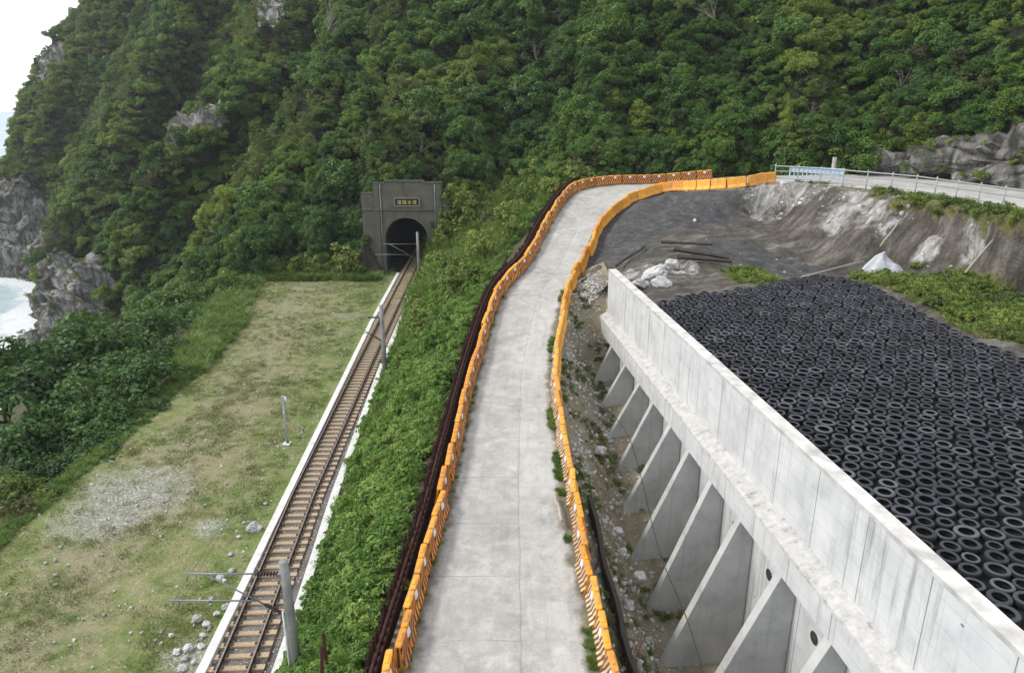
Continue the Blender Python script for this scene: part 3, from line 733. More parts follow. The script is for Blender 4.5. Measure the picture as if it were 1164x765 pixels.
# ------------------------------------------------------------------ the mountain: profiles from foot to crest
SEC = [
 [(20, 330, 240), (40, 190, 250), (60, 110, 255), (85, 55, 258), (120, 5, 262), (150, -70, 270), (220, -250, 290)],
 [(-20, 322, 205), (17, 195, 210), (46, 118, 214), (75, 66, 219), (108, 8, 224), (145, -70, 232), (205, -250, 260)],
 [(26, 322, 196), (55, 220, 201), (85, 135, 206), (118, 58, 211), (155, -15, 218), (180, -80, 226), (235, -250, 250)],
 [(56, 330, 190), (84, 235, 199), (122, 140, 206), (154, 65, 212), (194, -15, 219), (215, -80, 217), (262, -250, 240)],
 [(40, 352, 158), (70, 290, 155), (112, 200, 158), (152, 110, 163), (184, 20, 170), (205, -60, 182), (280, -250, 210)],
 [(58, 380, 150), (104, 305, 156), (165, 225, 163), (222, 115, 171), (266, 20, 180), (290, -60, 177), (330, -250, 205)],
 [(30, 402, 138), (90, 345, 131), (146, 275, 121), (208, 180, 119), (252, 120, 122), (296, 30, 132), (345, -250, 185)],
 [(110, 470, 108), (150, 365, 108), (204, 290, 111), (276, 200, 116), (336, 110, 125), (374, 10, 137), (430, -250, 170)],
 [(230, 400, 82), (262, 300, 85), (300, 225, 92), (345, 120, 103), (388, 20, 118), (410, -60, 128), (465, -250, 160)],
 [(330, 325, 80), (345, 250, 85), (365, 180, 94), (400, 90, 104), (430, 10, 114), (440, -60, 122), (480, -250, 150)],
 [(404, 322, 82.5), (409, 235, 85), (425, 170, 91), (450, 90, 100), (475, 5, 109), (490, -60, 118), (520, -250, 150)],
 [(424, 232, 83.5), (432, 190, 86.5), (445, 150, 92), (465, 80, 99), (485, 0, 108), (500, -60, 117), (530, -250, 148)],
 [(508, 250, 83.5), (508, 188, 87), (515, 145, 91), (535, 70, 98), (548, 0, 106), (556, -60, 114), (570, -250, 140)],
 [(560, 272, 82.5), (575, 215, 83), (595, 150, 86), (618, 75, 92), (640, 5, 99), (650, -60, 107), (665, -250, 131)],
 [(650, 222, 76), (660, 185, 76), (675, 135, 79), (690, 65, 84), (700, -5, 91), (708, -70, 99), (722, -250, 116)],
 [(760, 212, 74), (764, 180, 74), (772, 130, 76.5), (780, 60, 81), (788, -5, 86.5), (794, -70, 93), (802, -250, 107)],
 [(880, 205, 70), (882, 175, 69), (887, 125, 71), (892, 60, 75), (898, -5, 80), (902, -70, 86), (905, -250, 99)],
 [(985, 206, 66), (990, 178, 64.5), (994, 140, 66), (1002, 80, 69.5), (1010, 0, 75), (1014, -70, 80), (1022, -250, 92)],
 [(1164, 220, 54), (1164, 180, 53.5), (1166, 140, 55), (1172, 75, 59.5), (1180, 0, 65), (1186, -70, 70), (1196, -250, 82)],
 [(1320, 250, 46), (1320, 180, 46), (1325, 130, 48), (1335, 70, 52), (1350, 0, 57), (1360, -70, 62), (1380, -250, 74)]]
SECW = np.array([[tuple(deep(*q)) for q in s] for s in SEC])
NU, NV = 420, 110
HILL = catmull(catmull(SECW, NU).transpose(1, 0, 2), NV).transpose(1, 0, 2)
rocks = [(deep(12, 270, 204), 16), (deep(40, 300, 192), 14), (deep(45, 370, 158), 9), (deep(60, 345, 150), 11), (deep(100, 350, 131), 12), (deep(75, 385, 134), 9), (deep(130, 330, 122), 6),
         (deep(238, 156, 119.5), 4.8), (deep(254, 130, 122), 4.2), (deep(222, 180, 119), 3.0), (deep(74, 82, 217), 7), (deep(303, 45, 132), 3.6), (deep(305, 22, 134), 3.6), (deep(308, 0, 136), 3.2),
         (deep(95, 160, 203), 3), (deep(1150, 185, 53.5), 4.2), (deep(1100, 180, 57), 3.6), (deep(1040, 180, 60), 3.2), (deep(1000, 185, 63), 2.2), (deep(1162, 160, 54), 3.0), (deep(455, 195, 88), 1.5)]
rock = np.zeros((NU, NV))
for q, r in rocks:
    rock = np.maximum(rock, 1 - 0.5 * np.sum((HILL - np.array(q)) ** 2, axis=2) / r ** 2)
rock = np.clip(rock, 0, 1)
du = np.gradient(HILL, axis=0); dv = np.gradient(HILL, axis=1)
HN = np.cross(du, dv); HN /= np.linalg.norm(HN, axis=2, keepdims=True) + 1e-9
if np.mean(HN[..., 2]) < 0: HN = -HN
for i in range(NU):
    for j in range(NV):
        p = HILL[i, j]; far = min(1.0, p[1] / 110.0)
        sl = fbm((i * 0.062, j * 0.012, 2.0), 1.0, 4) * min(1.0, j / 12) * (1.0 if i < 250 else 0.75)
        HILL[i, j] = p + HN[i, j] * (5.4 * far * sl + 2.0 * far * fbm(p, 0.09, 4) + (1.0 + 1.6 * far) * rock[i, j] * (abs(fbm(p, 0.22, 5)) * 1.6 + 0.5 * noise.cell(Vector(p) * Vector((0.3, 0.3, 0.18)).length)))
tag(sheet('hillside', HILL, M['mountain'], attrs={'rock': rock}, smooth=False), kind='structure')
me = pymesh('sea', np.stack([GX.ravel(), GY.ravel(), np.full(GX.size, SEA_Z)], 1), [(i * GX.shape[1] + j, i * GX.shape[1] + j + 1, (i + 1) * GX.shape[1] + j + 1, (i + 1) * GX.shape[1] + j) for i in range(GX.shape[0] - 1) for j in range(GX.shape[1] - 1)])
coast = HILL[:, :12].reshape(-1, 3)
fo = []
for x, y in zip(GX.ravel(), GY.ravel()):
    fo.append(max(0, 1 - np.min(np.hypot(coast[:, 0] - x, coast[:, 1] - y)) / 14) if -320 < x < 0 and 40 < y < 320 else 0)
fattr(me, 'foam', fo)
tag(link('sea', me, M['sea']), kind='structure')

# ------------------------------------------------------------------ forest cover on the hillside
def twig_mesh(name, seed):
    g = random.Random(seed); b = MB()
    for k in range(9):
        a = g.uniform(0, 6.28); l = g.uniform(0.7, 1.3); q = Vector((0, 0, -0.3)); e = Vector((math.cos(a) * l * 0.7, math.sin(a) * l * 0.7, l * g.uniform(0.5, 1.0))); m = q.lerp(e, 0.5) + Vector((0, 0, 0.15))
        b.tube([q, m, e], [0.035, 0.025, 0.008], 4)
        for j in range(4):
            w0 = m.lerp(e, g.random()); b.tube([w0, w0 + Vector((g.uniform(-.4, .4), g.uniform(-.4, .4), g.uniform(-0.1, .4)))], [0.014, 0.005], 3)
    me = b.mesh(name); me.materials.append(M['twig']); return me
P_for = [crown('forest_crown', M['forest'], 100 + k, 32, 105, 0.068 + 0.008 * (k % 3), 1.0, 0.75 + 0.08 * (k % 4), (0.2, 0.4), skirt=0.2) for k in range(6)]
P_for += [crown('forest_crown', M['forest_light'], 120 + k, 32, 105, 0.07, 1.0, 0.75, (0.2, 0.4), skirt=0.2) for k in range(3)]
P_for += [crown('vine_drape', M['vine'], 130 + k, 36, 60, 0.075, 0.75, 1.25, (0.16, 0.30), skirt=0.9) for k in range(2)]
P_for += [twig_mesh('bare_twigs', 5)]
area = np.linalg.norm(np.cross(np.gradient(HILL, axis=0), np.gradient(HILL, axis=1)), axis=2)
vis_top = HILL[..., 2] < CAM_H + 0.17 * HILL[..., 1] + 4
def hill_points(spacing_fn, tries, v0=0.03, mask=None):
    w = (area * vis_top * (rock < 0.42)).ravel(); w /= w.sum()
    idx = RNG.choice(NU * NV, tries, p=w); out = []; rad = []; ij = []; cell = {}
    for k in idx:
        i, j = divmod(int(k), NV)
        p = HILL[i, j] + RNG.normal(size=3) * 0.2
        s = spacing_fn(p, i, j)
        if s <= 0: continue
        key = (int(p[0] // 4), int(p[1] // 4), int(p[2] // 4)); ok = True
        for a in (-1, 0, 1):
            for b in (-1, 0, 1):
                for cc in (-1, 0, 1):
                    for q, s2 in cell.get((key[0] + a, key[1] + b, key[2] + cc), ()):
                        if (q[0] - p[0]) ** 2 + (q[1] - p[1]) ** 2 + (q[2] - p[2]) ** 2 < (0.5 * (s + s2)) ** 2: ok = False; break
                    if not ok: break
                if not ok: break
            if not ok: break
        if ok:
            cell.setdefault(key, []).append((p, s)); out.append(p); rad.append(s); ij.append((i, j))
    return np.array(out), np.array(rad), np.array(ij)
def sp(p, i, j):
    near = p[1] < 95
    return RNG.choice([0.95, 1.3, 1.8, 2.6], p=[0.3, 0.32, 0.25, 0.13]) * (0.9 if near else 1.1)
FP, FR, FIJ = hill_points(sp, 80000)
def in_bore(P): return (np.abs(P[:, 0] + 12.2) < 4.0) & (P[:, 1] > 78) & (P[:, 2] < 8.6)
kb = ~in_bore(FP); FP = FP[kb]; FR = FR[kb]; FIJ = FIJ[kb]
SECI = FIJ[:, 0] / (NU - 1) * (len(SEC) - 1)
pool = np.where((FIJ[:, 1] < 0.40 * NV) & (SECI > 8.3) & (FP[:, 1] < 100) & (FR > 1.1))[0]
pool = pool[np.argsort(np.hypot(FP[pool, 0], FP[pool, 1]) - 2.5 * FR[pool])][:210]
single = np.zeros(len(FP), bool); single[pool] = True
st = ~single
sc_ = FR[st] * RNG.uniform(0.78, 1.1, st.sum())
FP0 = FP.copy(); nn = HN[FIJ[:, 0], FIJ[:, 1]]
FP = FP + nn * (np.array([1.7 * max(-0.3, fbm(p, 0.16, 3)) for p in FP]) + RNG.uniform(-0.2, 0.5, len(FP)))[:, None] * np.where(FIJ[:, 1] > 5, 1.0, 0.2)[:, None]
pp = FP[st].copy(); pp[:, 2] += sc_ * 0.35
kind = []
for p, ij_ in zip(FP[st], FIJ[st]):
    q = fbm(p, 0.045, 3) + 0.6 * fbm((ij_[0] * 0.062, ij_[1] * 0.012, 2.0), 1.0, 3) + rnd.gauss(0, 0.14) - (0.12 if ij_[0] > 0.66 * NU else 0)  # paler crowns on ridges, fewer at right: slope light put into leaf colour
    kind.append(11 if rnd.random() < (0.10 if fbm(p + 90.0, 0.11, 2) > 0.30 else 0.006) else rnd.choice((9, 10)) if fbm(p + 40.0, 0.07, 3) + rnd.gauss(0, 0.1) > 0.26 else rnd.choice((6, 7, 8)) if q > 0.14 else rnd.randrange(6))
scatter('forest_cover', P_for, pp, sc_, spin(st.sum(), 0.3), 'dense green forest covering the steep hillside', kind)
# undergrowth that fills the gaps, its colour carrying their shade
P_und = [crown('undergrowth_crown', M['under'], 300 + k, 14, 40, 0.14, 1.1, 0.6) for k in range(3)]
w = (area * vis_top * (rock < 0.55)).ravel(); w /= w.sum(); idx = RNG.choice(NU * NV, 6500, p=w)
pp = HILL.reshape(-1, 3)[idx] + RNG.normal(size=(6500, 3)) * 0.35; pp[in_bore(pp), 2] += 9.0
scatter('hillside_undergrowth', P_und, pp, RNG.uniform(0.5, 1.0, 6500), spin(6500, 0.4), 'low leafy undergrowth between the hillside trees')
w = (area * vis_top * (rock >= 0.45)).ravel(); w /= w.sum(); idx = RNG.choice(NU * NV, 900, p=w)
pp = HILL.reshape(-1, 3)[idx]
P_rf = [crown('rock_plant', M['forest_light'], 320 + k, 12, 40, 0.11, 1.0, 0.9) for k in range(3)]
scatter('rock_face_plants', P_rf, pp, RNG.uniform(0.2, 0.75, 900), spin(900, 0.4), 'tufts of plants growing on the bare rock faces')

# ------------------------------------------------------------------ single trees
def trunk_mesh(name, seed, h=1.0, r=0.07, limbs=5):
    g = random.Random(seed); b = MB()
    pts = [(0, 0, -0.5)]; x = y = 0
    for k in range(1, 6):
        x += g.uniform(-0.06, 0.06); y += g.uniform(-0.06, 0.06); pts.append((x, y, h * k / 5))
    b.tube(pts, [r * 1.5, r * 1.1, r, r * 0.85, r * 0.7, r * 0.4], 7)
    for k in range(limbs):
        q = Vector(pts[2 + k % 4]); a = g.uniform(0, 6.28); l = g.uniform(0.4, 0.75)
        m = q + Vector((math.cos(a) * l * 0.5, math.sin(a) * l * 0.5, l * 0.4)); e = q + Vector((math.cos(a) * l, math.sin(a) * l, l * 0.65))
        b.tube([q, m, e], [r * 0.55, r * 0.4, r * 0.15], 5)
    me = b.mesh(name, True); me.materials.append(M['bark']); return me
def tree_proto(kind, crown_me, trunk_me, lift, label, cat, group):
    t = empty(kind, (0, 0, -200), 0, label, cat, group)
    link('trunk', trunk_me, None, t)
    c_ = link('crown', crown_me, None, t); c_.location = (0, 0, lift)
    note_kids(t); return t
ZN = [('broadleaf tree in the wood behind the grass field left of the tunnel', 'trees left of the tunnel'),
      ('broadleaf tree on the steep slope right above the tunnel portal', 'trees above the tunnel portal'),
      ('broadleaf tree on the slope between the tunnel and the road bend', 'trees between the tunnel and the bend'),
      ('shady broadleaf tree right behind the striped barriers of the road bend', 'trees behind the road bend'),
      ('broadleaf tree above the guard rail and the rock face on the right', 'trees above the upper road')]
crowns = [crown('crown', M['tree'] if k < 4 else M['forest_light'], 500 + k, 46, 165, 0.056, 1.0, 0.95, (0.18, 0.36), skirt=0.75) for k in range(5)]
trunks = [trunk_mesh('trunk', 40 + k, 1.0, 0.06) for k in range(3)]
proto = {}
for z, (lb, gp) in enumerate(ZN):
    for k in range(5): proto[z, k] = None
for n_, q in enumerate(pool):
    s_ = SECI[q]; z = 0 if s_ < 10 else 1 if s_ < 12.4 else 2 if s_ < 13.7 else 3 if s_ < 16.2 else 4
    k = n_ % 5
    if proto[z, k] is None:
        t = tree_proto('broadleaf_tree', crowns[k], trunks[k % 3], 0.55, ZN[z][0], 'tree', ZN[z][1]); proto[z, k] = t
    else: t = copy_tree(proto[z, k])
    t.location = FP0[q] - np.array([0, 0, 0.45]); f_ = FR[q] * rnd.uniform(0.85, 1.15)
    t.scale = (f_, f_, f_ * rnd.uniform(0.9, 1.25)); t.rotation_euler = (rnd.gauss(0, 0.08), rnd.gauss(0, 0.08), rnd.uniform(0, 6.28))

# big trees along the seaward edge of the field
big = [crown('crown', M['edge_tree'], 700 + k, 52, 165, 0.056, 1.0, 0.62, (0.15, 0.29), skirt=0.15) for k in range(4)]
btr = [trunk_mesh('trunk', 60 + k, 1.0, 0.05, 8) for k in range(2)]
EL = [((100, 378), 3.0, 53, 4.6, 'broad dark green tree with the topmost crown at the left field edge'),
      ((40, 405), 2.4, 49, 4.4, 'wide dark tree below the sea view at the left of the field'),
      ((0, 425), 2.0, 47, 4.2, 'dark tree cut by the left frame edge just below the sea'),
      ((150, 415), 1.6, 48, 3.2, 'round green tree reaching furthest over the grass field'),
      ((75, 450), 1.6, 45, 4.0, 'large layered tree in the middle of the dark clump'),
      ((125, 465), 0.6, 43.5, 2.9, 'leafy tree whose branches overhang the gravel patch'),
      ((20, 485), 0.8, 42.5, 3.6, 'shaded tree at the left frame edge under the big crowns'),
      ((75, 515), -0.2, 41, 2.6, 'dark low tree in deep shade above the field slope'),
      ((20, 545), -0.6, 38.5, 2.4, 'small dark tree with bare twigs at the left frame edge'),
      ((190, 395), 1.0, 55, 2.4, 'bright bushy tree between the clump and the tall grass'),
      ((165, 360), 1.8, 62, 3.6, 'tree behind the clump standing in front of the sea cliff'),
      ((225, 350), 1.6, 67, 3.2, 'round tree halfway along the tall grass strip'),
      ((262, 318), 2.2, 74, 3.0, 'bushy tree at the far left corner of the grass field'),
      ((205, 330), 1.0, 74, 3.8, 'broad tree on the slope behind the tall grass strip'),
      ((135, 505), 0.0, 40.5, 2.6, 'dark tree leaning furthest right over the gravel patch'),
      ((85, 560), -0.4, 37.5, 2.3, 'low dark tree nearest to the gravel at the left edge'),
      ((150, 470), 0.3, 44, 2.6, 'green tree in front of the round tree at the field corner'),
      ((130, 400), -2.0, 60, 3.6, 'tree low on the seaward slope under the cliff')]
for n_, ((px, py), zt, Zd, r_, lb) in enumerate(EL):
    p = deep(px, py, Zd); ht = r_ * 1.25
    t = empty('broadleaf_tree', (p.x, p.y, p.z - ht), rnd.uniform(0, 6.28), lb, 'tree', 'trees along the seaward edge of the field')
    o = link('trunk', btr[n_ % 2], None, t); o.scale = (r_ * 1.0, r_ * 1.0, ht * 0.75)
    o = link('crown', big[n_ % 4], None, t); o.location = (0, 0, ht - r_ * 0.55); o.scale = (r_ * rnd.uniform(0.9, 1.1), r_ * rnd.uniform(0.9, 1.1), r_ * rnd.uniform(0.85, 1.05))
# shrubs: by the tunnel's right side, on the upper embankment, at the field's edge
shr = [crown('crown', M['shrub'], 800 + k, 24, 58, 0.10, 1.0, 0.85, (0.2, 0.36), skirt=0.5) for k in range(4)]
str_ = trunk_mesh('stem', 90, 0.8, 0.035, 4)
def shrub(p, r_, k, label, group, sq=1.0, mat=None):
    t = empty('shrub', p, rnd.uniform(0, 6.28), label, 'shrub', group)
    link('stem', str_, None, t).scale = (r_, r_, r_); o = link('crown', shr[k % 4], None, t); o.location = (0, 0, r_ * 0.45); o.scale = (r_, r_, r_ * sq)
n_ = 0
for y, ts in [(50, (0.25, 0.8)), (53, (0.5,)), (55.5, (0.15, 0.75)), (58, (0.4, 0.9)), (60.5, (0.1, 0.6)), (63, (0.3, 0.8)), (65, (0.05, 0.55)), (67.5, (0.3, 0.75)), (69.5, (0.1, 0.5, 0.92)), (71.5, (0.3, 0.7)), (73.5, (0.08, 0.45, 0.85)), (75.5, (0.25, 0.65))]:
    for t_ in ts:
        fx, fz = fence_p(y); kx = rkerb_x(y) + 0.7; x = kx + (fx - 1.2 - kx) * t_; z = fz * t_ ** 0.85
        r_ = rnd.uniform(1.0, 1.9)
        shrub((x, y + rnd.uniform(-.6, .6), z - 0.15), r_, n_, 'leafy yellow-green shrub on the bank between the tunnel and the fence', 'shrubs on the bank by the tunnel', rnd.uniform(0.9, 1.3)); n_ += 1
for s_ in np.linspace(0.05, 0.95, 4):
    for t_ in (0.12, 0.3, 0.5, 0.68, 0.86):
        q = EMB2[int(s_ * 9), int(t_ * 19)]
        shrub((q[0] + rnd.uniform(-.5, .5), q[1] + rnd.uniform(-.5, .5), q[2] - 0.2), rnd.uniform(1.2, 2.0), n_, 'tall shrub on the slope just right of the tunnel portal', 'shrubs right of the portal', 1.15); n_ += 1
for x, y, z, r_ in [(-7.7, 80.2, 3.6, 1.5), (-7.0, 80.6, 5.6, 1.6), (-8.3, 79.6, 1.4, 1.3), (-6.4, 81, 7.6, 1.7), (-7.3, 81.5, 8.0, 1.3), (-8.9, 79.0, 0.4, 1.0), (-7.5, 79.4, 4.6, 1.2), (-5.6, 80.5, 6.8, 1.6)]:
    shrub((x, y, z), r_, n_, 'tall shrub on the slope just right of the tunnel portal', 'shrubs right of the portal', 1.15); n_ += 1
for x in np.arange(-29.5, -16.6, 1.25):
    shrub((x, 79.2 + rnd.uniform(-0.8, 1.0), -0.1), rnd.uniform(0.9, 1.7), n_, 'bushy shrub where the grass field meets the wood', 'shrubs at the end of the field', rnd.uniform(0.9, 1.3)); n_ += 1
for x, y, r_ in [(-18.6, 78.6, 1.3), (-17.2, 78.2, 0.8), (-19.4, 79.4, 1.9), (-18.0, 79.8, 1.6)]:
    shrub((x, y, 0.4), r_, n_, 'bushy shrub where the grass field meets the wood', 'shrubs at the end of the field', 1.2); n_ += 1
for px, py, z, r_ in [(18, 590, -0.3, 1.1), (55, 568, -0.2, 0.8), (0, 570, -0.4, 1.2), (35, 560, -0.4, 0.9)]:
    p = at(px, py, z); shrub((p.x, p.y, p.z - 0.5), r_, n_, 'light green shrub on the verge below the dark trees', 'shrubs below the dark trees'); n_ += 1
for px, py, z, r_ in [(1090, 322, 8.6, 0.7), (1120, 332, 8.6, 0.8), (1045, 306, 8.6, 0.6), (1150, 345, 8.6, 0.7), (1155, 305, 9.2, 0.6), (1062, 326, 8.6, 0.5), (1025, 315, 8.6, 0.45), (1140, 292, 10.0, 0.5)]:
    p = at(px, py, z); shrub((p.x, p.y, p.z - 0.2), r_, n_, 'low green shrub at the foot of the bank beside the tyres', 'shrubs at the foot of the rock bank', 0.7); n_ += 1

# ------------------------------------------------------------------ ground cover
def grid_points(Gd, n, lo=0.0, hi=1.0, clo=0.0, chi=1.0):
    a, b = Gd.shape[:2]
    ii = RNG.uniform(lo * (a - 2), hi * (a - 2), n); jj = RNG.uniform(clo * (b - 2), chi * (b - 2), n)
    i0 = ii.astype(int); j0 = jj.astype(int); f = (ii - i0)[:, None]; g = (jj - j0)[:, None]
    return (Gd[i0, j0] * (1 - f) * (1 - g) + Gd[i0 + 1, j0] * f * (1 - g) + Gd[i0, j0 + 1] * (1 - f) * g + Gd[i0 + 1, j0 + 1] * f * g), ii / (a - 2), jj / (b - 2)
P_herb = [crown('herb_clump', M['herb'], 900 + k, 12, 48, 0.105 + 0.012 * k, 1.0, 0.6, (0.22, 0.42)) for k in range(5)]
P_emb = P_herb + [blades('fern_clump', M['tallgrass'], 40 + k, 46, 0.75, 0.5, 0.03, 1.2) for k in range(3)]
pts, a_, b_ = grid_points(EMB, 5200, 0.0, 0.99, 0.05, 0.93)
scl = RNG.uniform(0.28, 0.62, len(pts)) * (0.85 + 0.5 * RNG.random(len(pts)) ** 3)
scl *= np.array([0.8 + 0.9 * max(0, fbm(p, 0.55, 3)) for p in pts])
pts[:, 2] += np.array([0.35 * fbm(p, 0.6, 3) for p in pts])
scatter('embankment_creepers', P_emb, pts + np.array([0, 0, 0.08]), scl, spin(len(pts), 0.35), 'thick bright green creepers covering the bank beside the track')
P_gr = [blades('grass_tuft', M['grass'], 20 + k, 22, 0.13, 0.30, 0.011, 1.1) for k in range(4)]
GF = np.array([[((edge_x(y) * (1 - t) + lkerb_x(y) * t), y, 0.0) for t in np.linspace(0, 0.99, 48)] for y in Ys])
pts, a_, b_ = grid_points(GF, 22000, 0.1, 0.97)
keep = np.array([fbm((p[0], p[1], 0), 0.30, 4) + 0.35 * fbm((p[0], p[1], 5), 1.2, 3) + rnd.gauss(0, 0.3) > 0.0 for p in pts]) & np.array([zone(p[0], p[1], gc) < 0.62 or rnd.random() < 0.25 for p in pts])
pts = pts[keep]
scatter('field_grass', P_gr, pts, RNG.uniform(0.4, 1.1, len(pts)), spin(len(pts), 0.2), 'short patchy grass on the field beside the track')
pass
P_tg = [blades('tall_grass_clump', M['tallgrass'], 30 + k, 60, 0.8, 0.40, 0.022, 0.8) for k in range(3)]
tp = []
for k in range(1700):
    y = rnd.uniform(24, 80); w_ = interp([24, 36, 44, 52, 60, 70, 80], [0.1, 0.1, 0.3, 2.0, 3.2, 2.6, 1.2], y)
    tp.append((edge_x(y) + rnd.uniform(-0.9, w_) , y, -0.1))
for k in range(260): tp.append((rnd.uniform(-29, -15), 77.8 + rnd.uniform(-1, 1.2), 0))
scatter('tall_grass', P_tg, tp, np.array([0.45 + 0.8 * rnd.random() if p[1] > 48 else 0.25 + 0.3 * rnd.random() for p in tp]), spin(len(tp), 0.15), 'tall bright green grass along the edge of the field')
pts, a_, b_ = grid_points(EMB, 900, 0.66, 0.99, 0.03, 0.9)
sc2 = RNG.uniform(0.8, 2.0, 900) * np.clip((pts[:, 1] - 50) / 14, 0.4, 1.0)
p2, a2, b2_ = grid_points(EMB2, 350, 0.0, 0.8, 0.02, 0.9)
scatter('reed_clumps', P_tg, np.concatenate([pts, p2]), np.concatenate([sc2, RNG.uniform(1.0, 2.2, 350)]), spin(1250, 0.2), 'pale green reeds growing up the bank right of the tunnel')
vp = []
for k in range(1500):
    y = rnd.uniform(13, 44); x, z = road_rz(y)
    if fbm((x, y, 0), 0.45, 3) > 0.12: vp.append((x - rnd.uniform(-0.1, 0.3), y, z))
    x, z = road_lz(y)
    if rnd.random() < 0.14: vp.append((x + rnd.uniform(-0.3, 0.15), y, z))
scatter('verge_grass', P_tg, vp, RNG.uniform(0.10, 0.26, len(vp)), spin(len(vp), 0.2), 'tufts of grass along the feet of the barriers')
pts, a_, b_ = grid_points(RUB, 2600, 0.0, 0.98, 0.1, 0.92)
keep = np.array([fbm(p, 0.5, 4) > 0.10 for p in pts])
P_rw = [crown('weed_clump', M['grass'], 970 + k, 10, 22, 0.13, 1.0, 0.5, (0.25, 0.42)) for k in range(2)]
scatter('rubble_weeds', [P_rw[0], P_rw[1], P_gr[0]], pts[keep], RNG.uniform(0.12, 0.30, keep.sum()), spin(keep.sum(), 0.3), 'weeds growing through the rubble below the retaining wall')
wm = np.array([g_ for g_ in A_gr]); wm = np.where(wm > 0.45, wm, 0) * np.array([0 if inside(p[0], p[1], tyre_poly) and rnd.random() < 0.8 else 1 for p in TERR])
idx = RNG.choice(len(TERR), 2300, p=wm / wm.sum())
P_weed = [crown('weed_clump', M['shrub'], 950 + k, 10, 20, 0.14, 1.0, 0.6, (0.25, 0.42)) for k in range(2)]
scatter('terrace_weeds', [P_weed[0], P_weed[1], P_gr[1], P_gr[2], P_tg[0]], TERR[idx] + RNG.normal(size=(2300, 3)) * np.array([0.15, 0.15, 0.02]), 0.15 + 0.5 * RNG.random(2300) ** 1.5, spin(2300, 0.3), 'green weeds and grass around the tyres and along the upper road')

# ------------------------------------------------------------------ stones
P_st = [boulder_mesh('stone', 3 + k, 0.35, 2, 0.7) for k in range(5)]
pts, a_, b_ = grid_points(GF, 16000, 0.08, 0.95)
keep = np.array([rnd.random() < 0.22 + 0.9 * max(0, zone(p[0], p[1], gc) - 0.45) + 0.5 * max(0, (b - 0.75)) for p, b in zip(pts, b_)])
pts = pts[keep]
scatter('field_gravel', P_st, pts, 0.015 + 0.075 * RNG.random(len(pts)) ** 4, spin(len(pts), 1), 'scattered pale stones and gravel in the grass field')
pts, a_, b_ = grid_points(RUB, 15000, 0.0, 0.98, 0.12, 0.98)
keep = np.array([rnd.random() < 0.25 + 0.9 * max(0, fbm(p, 0.45, 3)) + 0.5 * max(0, b - 0.55) for p, b in zip(pts, b_)])
pts = pts[keep]
scatter('rubble_stones', P_st, pts + np.array([0, 0, 0.02]), 0.02 + 0.11 * RNG.random(len(pts)) ** 4, spin(len(pts), 1), 'pale rubble stones strewn below the retaining wall')
wm = np.array(A_rock) + 0.03 * (np.array(A_net) > 0.4); wm *= np.where(TERR[:, 0] > 13, 1.0, 0.12); wm *= np.array([0 if inside(p[0], p[1], tyre_poly) else 1 for p in TERR]); idx = RNG.choice(len(TERR), 260, p=wm / wm.sum())
scatter('bank_stones', P_st, TERR[idx], 0.03 + 0.2 * RNG.random(260) ** 4, spin(260, 1), 'loose stones on the rock bank under the upper road')
pts = np.array([((lkerb_x(y) + 0.25 + rnd.random() * (rkerb_x(y) - lkerb_x(y) - 0.6)), y, 0.06) for y in RNG.uniform(12, 80, 5000)])
scatter('ballast_stones', P_st, pts, RNG.uniform(0.02, 0.045, len(pts)), spin(len(pts), 1), 'dark ballast stones between the kerbs of the track')
for o in bpy.data.meshes:
    pass
BR = [boulder_mesh('white_rock', 20 + k, 0.4, 3, 0.65) for k in range(5)]
def rock_thing(name, p, r_, k, label, group=None, sz=(1, 1, 1)):
    o = link(name, BR[k % 5]); o.location = p; o.scale = (r_ * sz[0], r_ * sz[1], r_ * sz[2]); o.rotation_euler = (rnd.uniform(-.4, .4), rnd.uniform(-.4, .4), rnd.uniform(0, 6.28))
    return tag(o, label, 'rock', group)
for k, (px, py, r_) in enumerate([(264, 648, .2), (250, 657, .26), (256, 690, .22), (246, 697, .2), (224, 704, .28), (234, 709, .24), (230, 722, .18), (214, 736, .3), (228, 734, .2), (200, 741, .2), (211, 748, .2), (207, 760, .26), (220, 752, .16), (255, 660, .14), (262, 630, .2), (302, 572, .16), (278, 594, .14), (272, 610, .17), (240, 680, .15), (195, 722, .15)]):
    rock_thing('white_rock', at(px, py, 0.05), r_ * 0.66, k, 'pale white rock lying in the grass beside the left track kerb', 'white rocks beside the track')
rock_thing('grey_boulder', at(288, 600, 0.08), 0.34, 2, 'largest grey rock against the left track kerb')
rock_thing('pale_boulder', at(728, 323, 8.75), 0.62, 0, 'flat white boulder nearest the far end of the wall', None, (1.2, .8, .6))
rock_thing('pale_boulder', at(744, 311, 9.0), 0.75, 1, 'higher white-topped boulder behind the flat one by the wall end', None, (1.3, .8, .7))
rock_thing('pale_boulder', at(752, 322, 8.75), 0.6, 3, 'dull grey boulder right of the white ones by the wall end')
for k, (px, py, z, r_, lb) in enumerate([(765, 302, 9.0, .5, 'pale rock on the mound above the white boulders'), (683, 512, 2.9, .3, 'white rock on the rubble in front of the fourth buttress gap'), (707, 627, 1.4, .2, 'white stone beside the foot of a buttress'), (703, 603, 2.0, .22, 'small white stone lying between two dry bushes and the wall'), (714, 688, 1.2, .22, 'bright white stone near the lowest visible buttress foot'),
        (728, 655, .9, .28, 'white rock tucked in the gap between two buttresses'), (905, 230, 11.0, .75, 'rounded pale outcrop block under the guard rail start'), (927, 240, 10.8, .6, 'grey block on the bank right of the rounded outcrop')]):
    rock_thing('pale_rock', at(px, py, z), r_, k, lb)

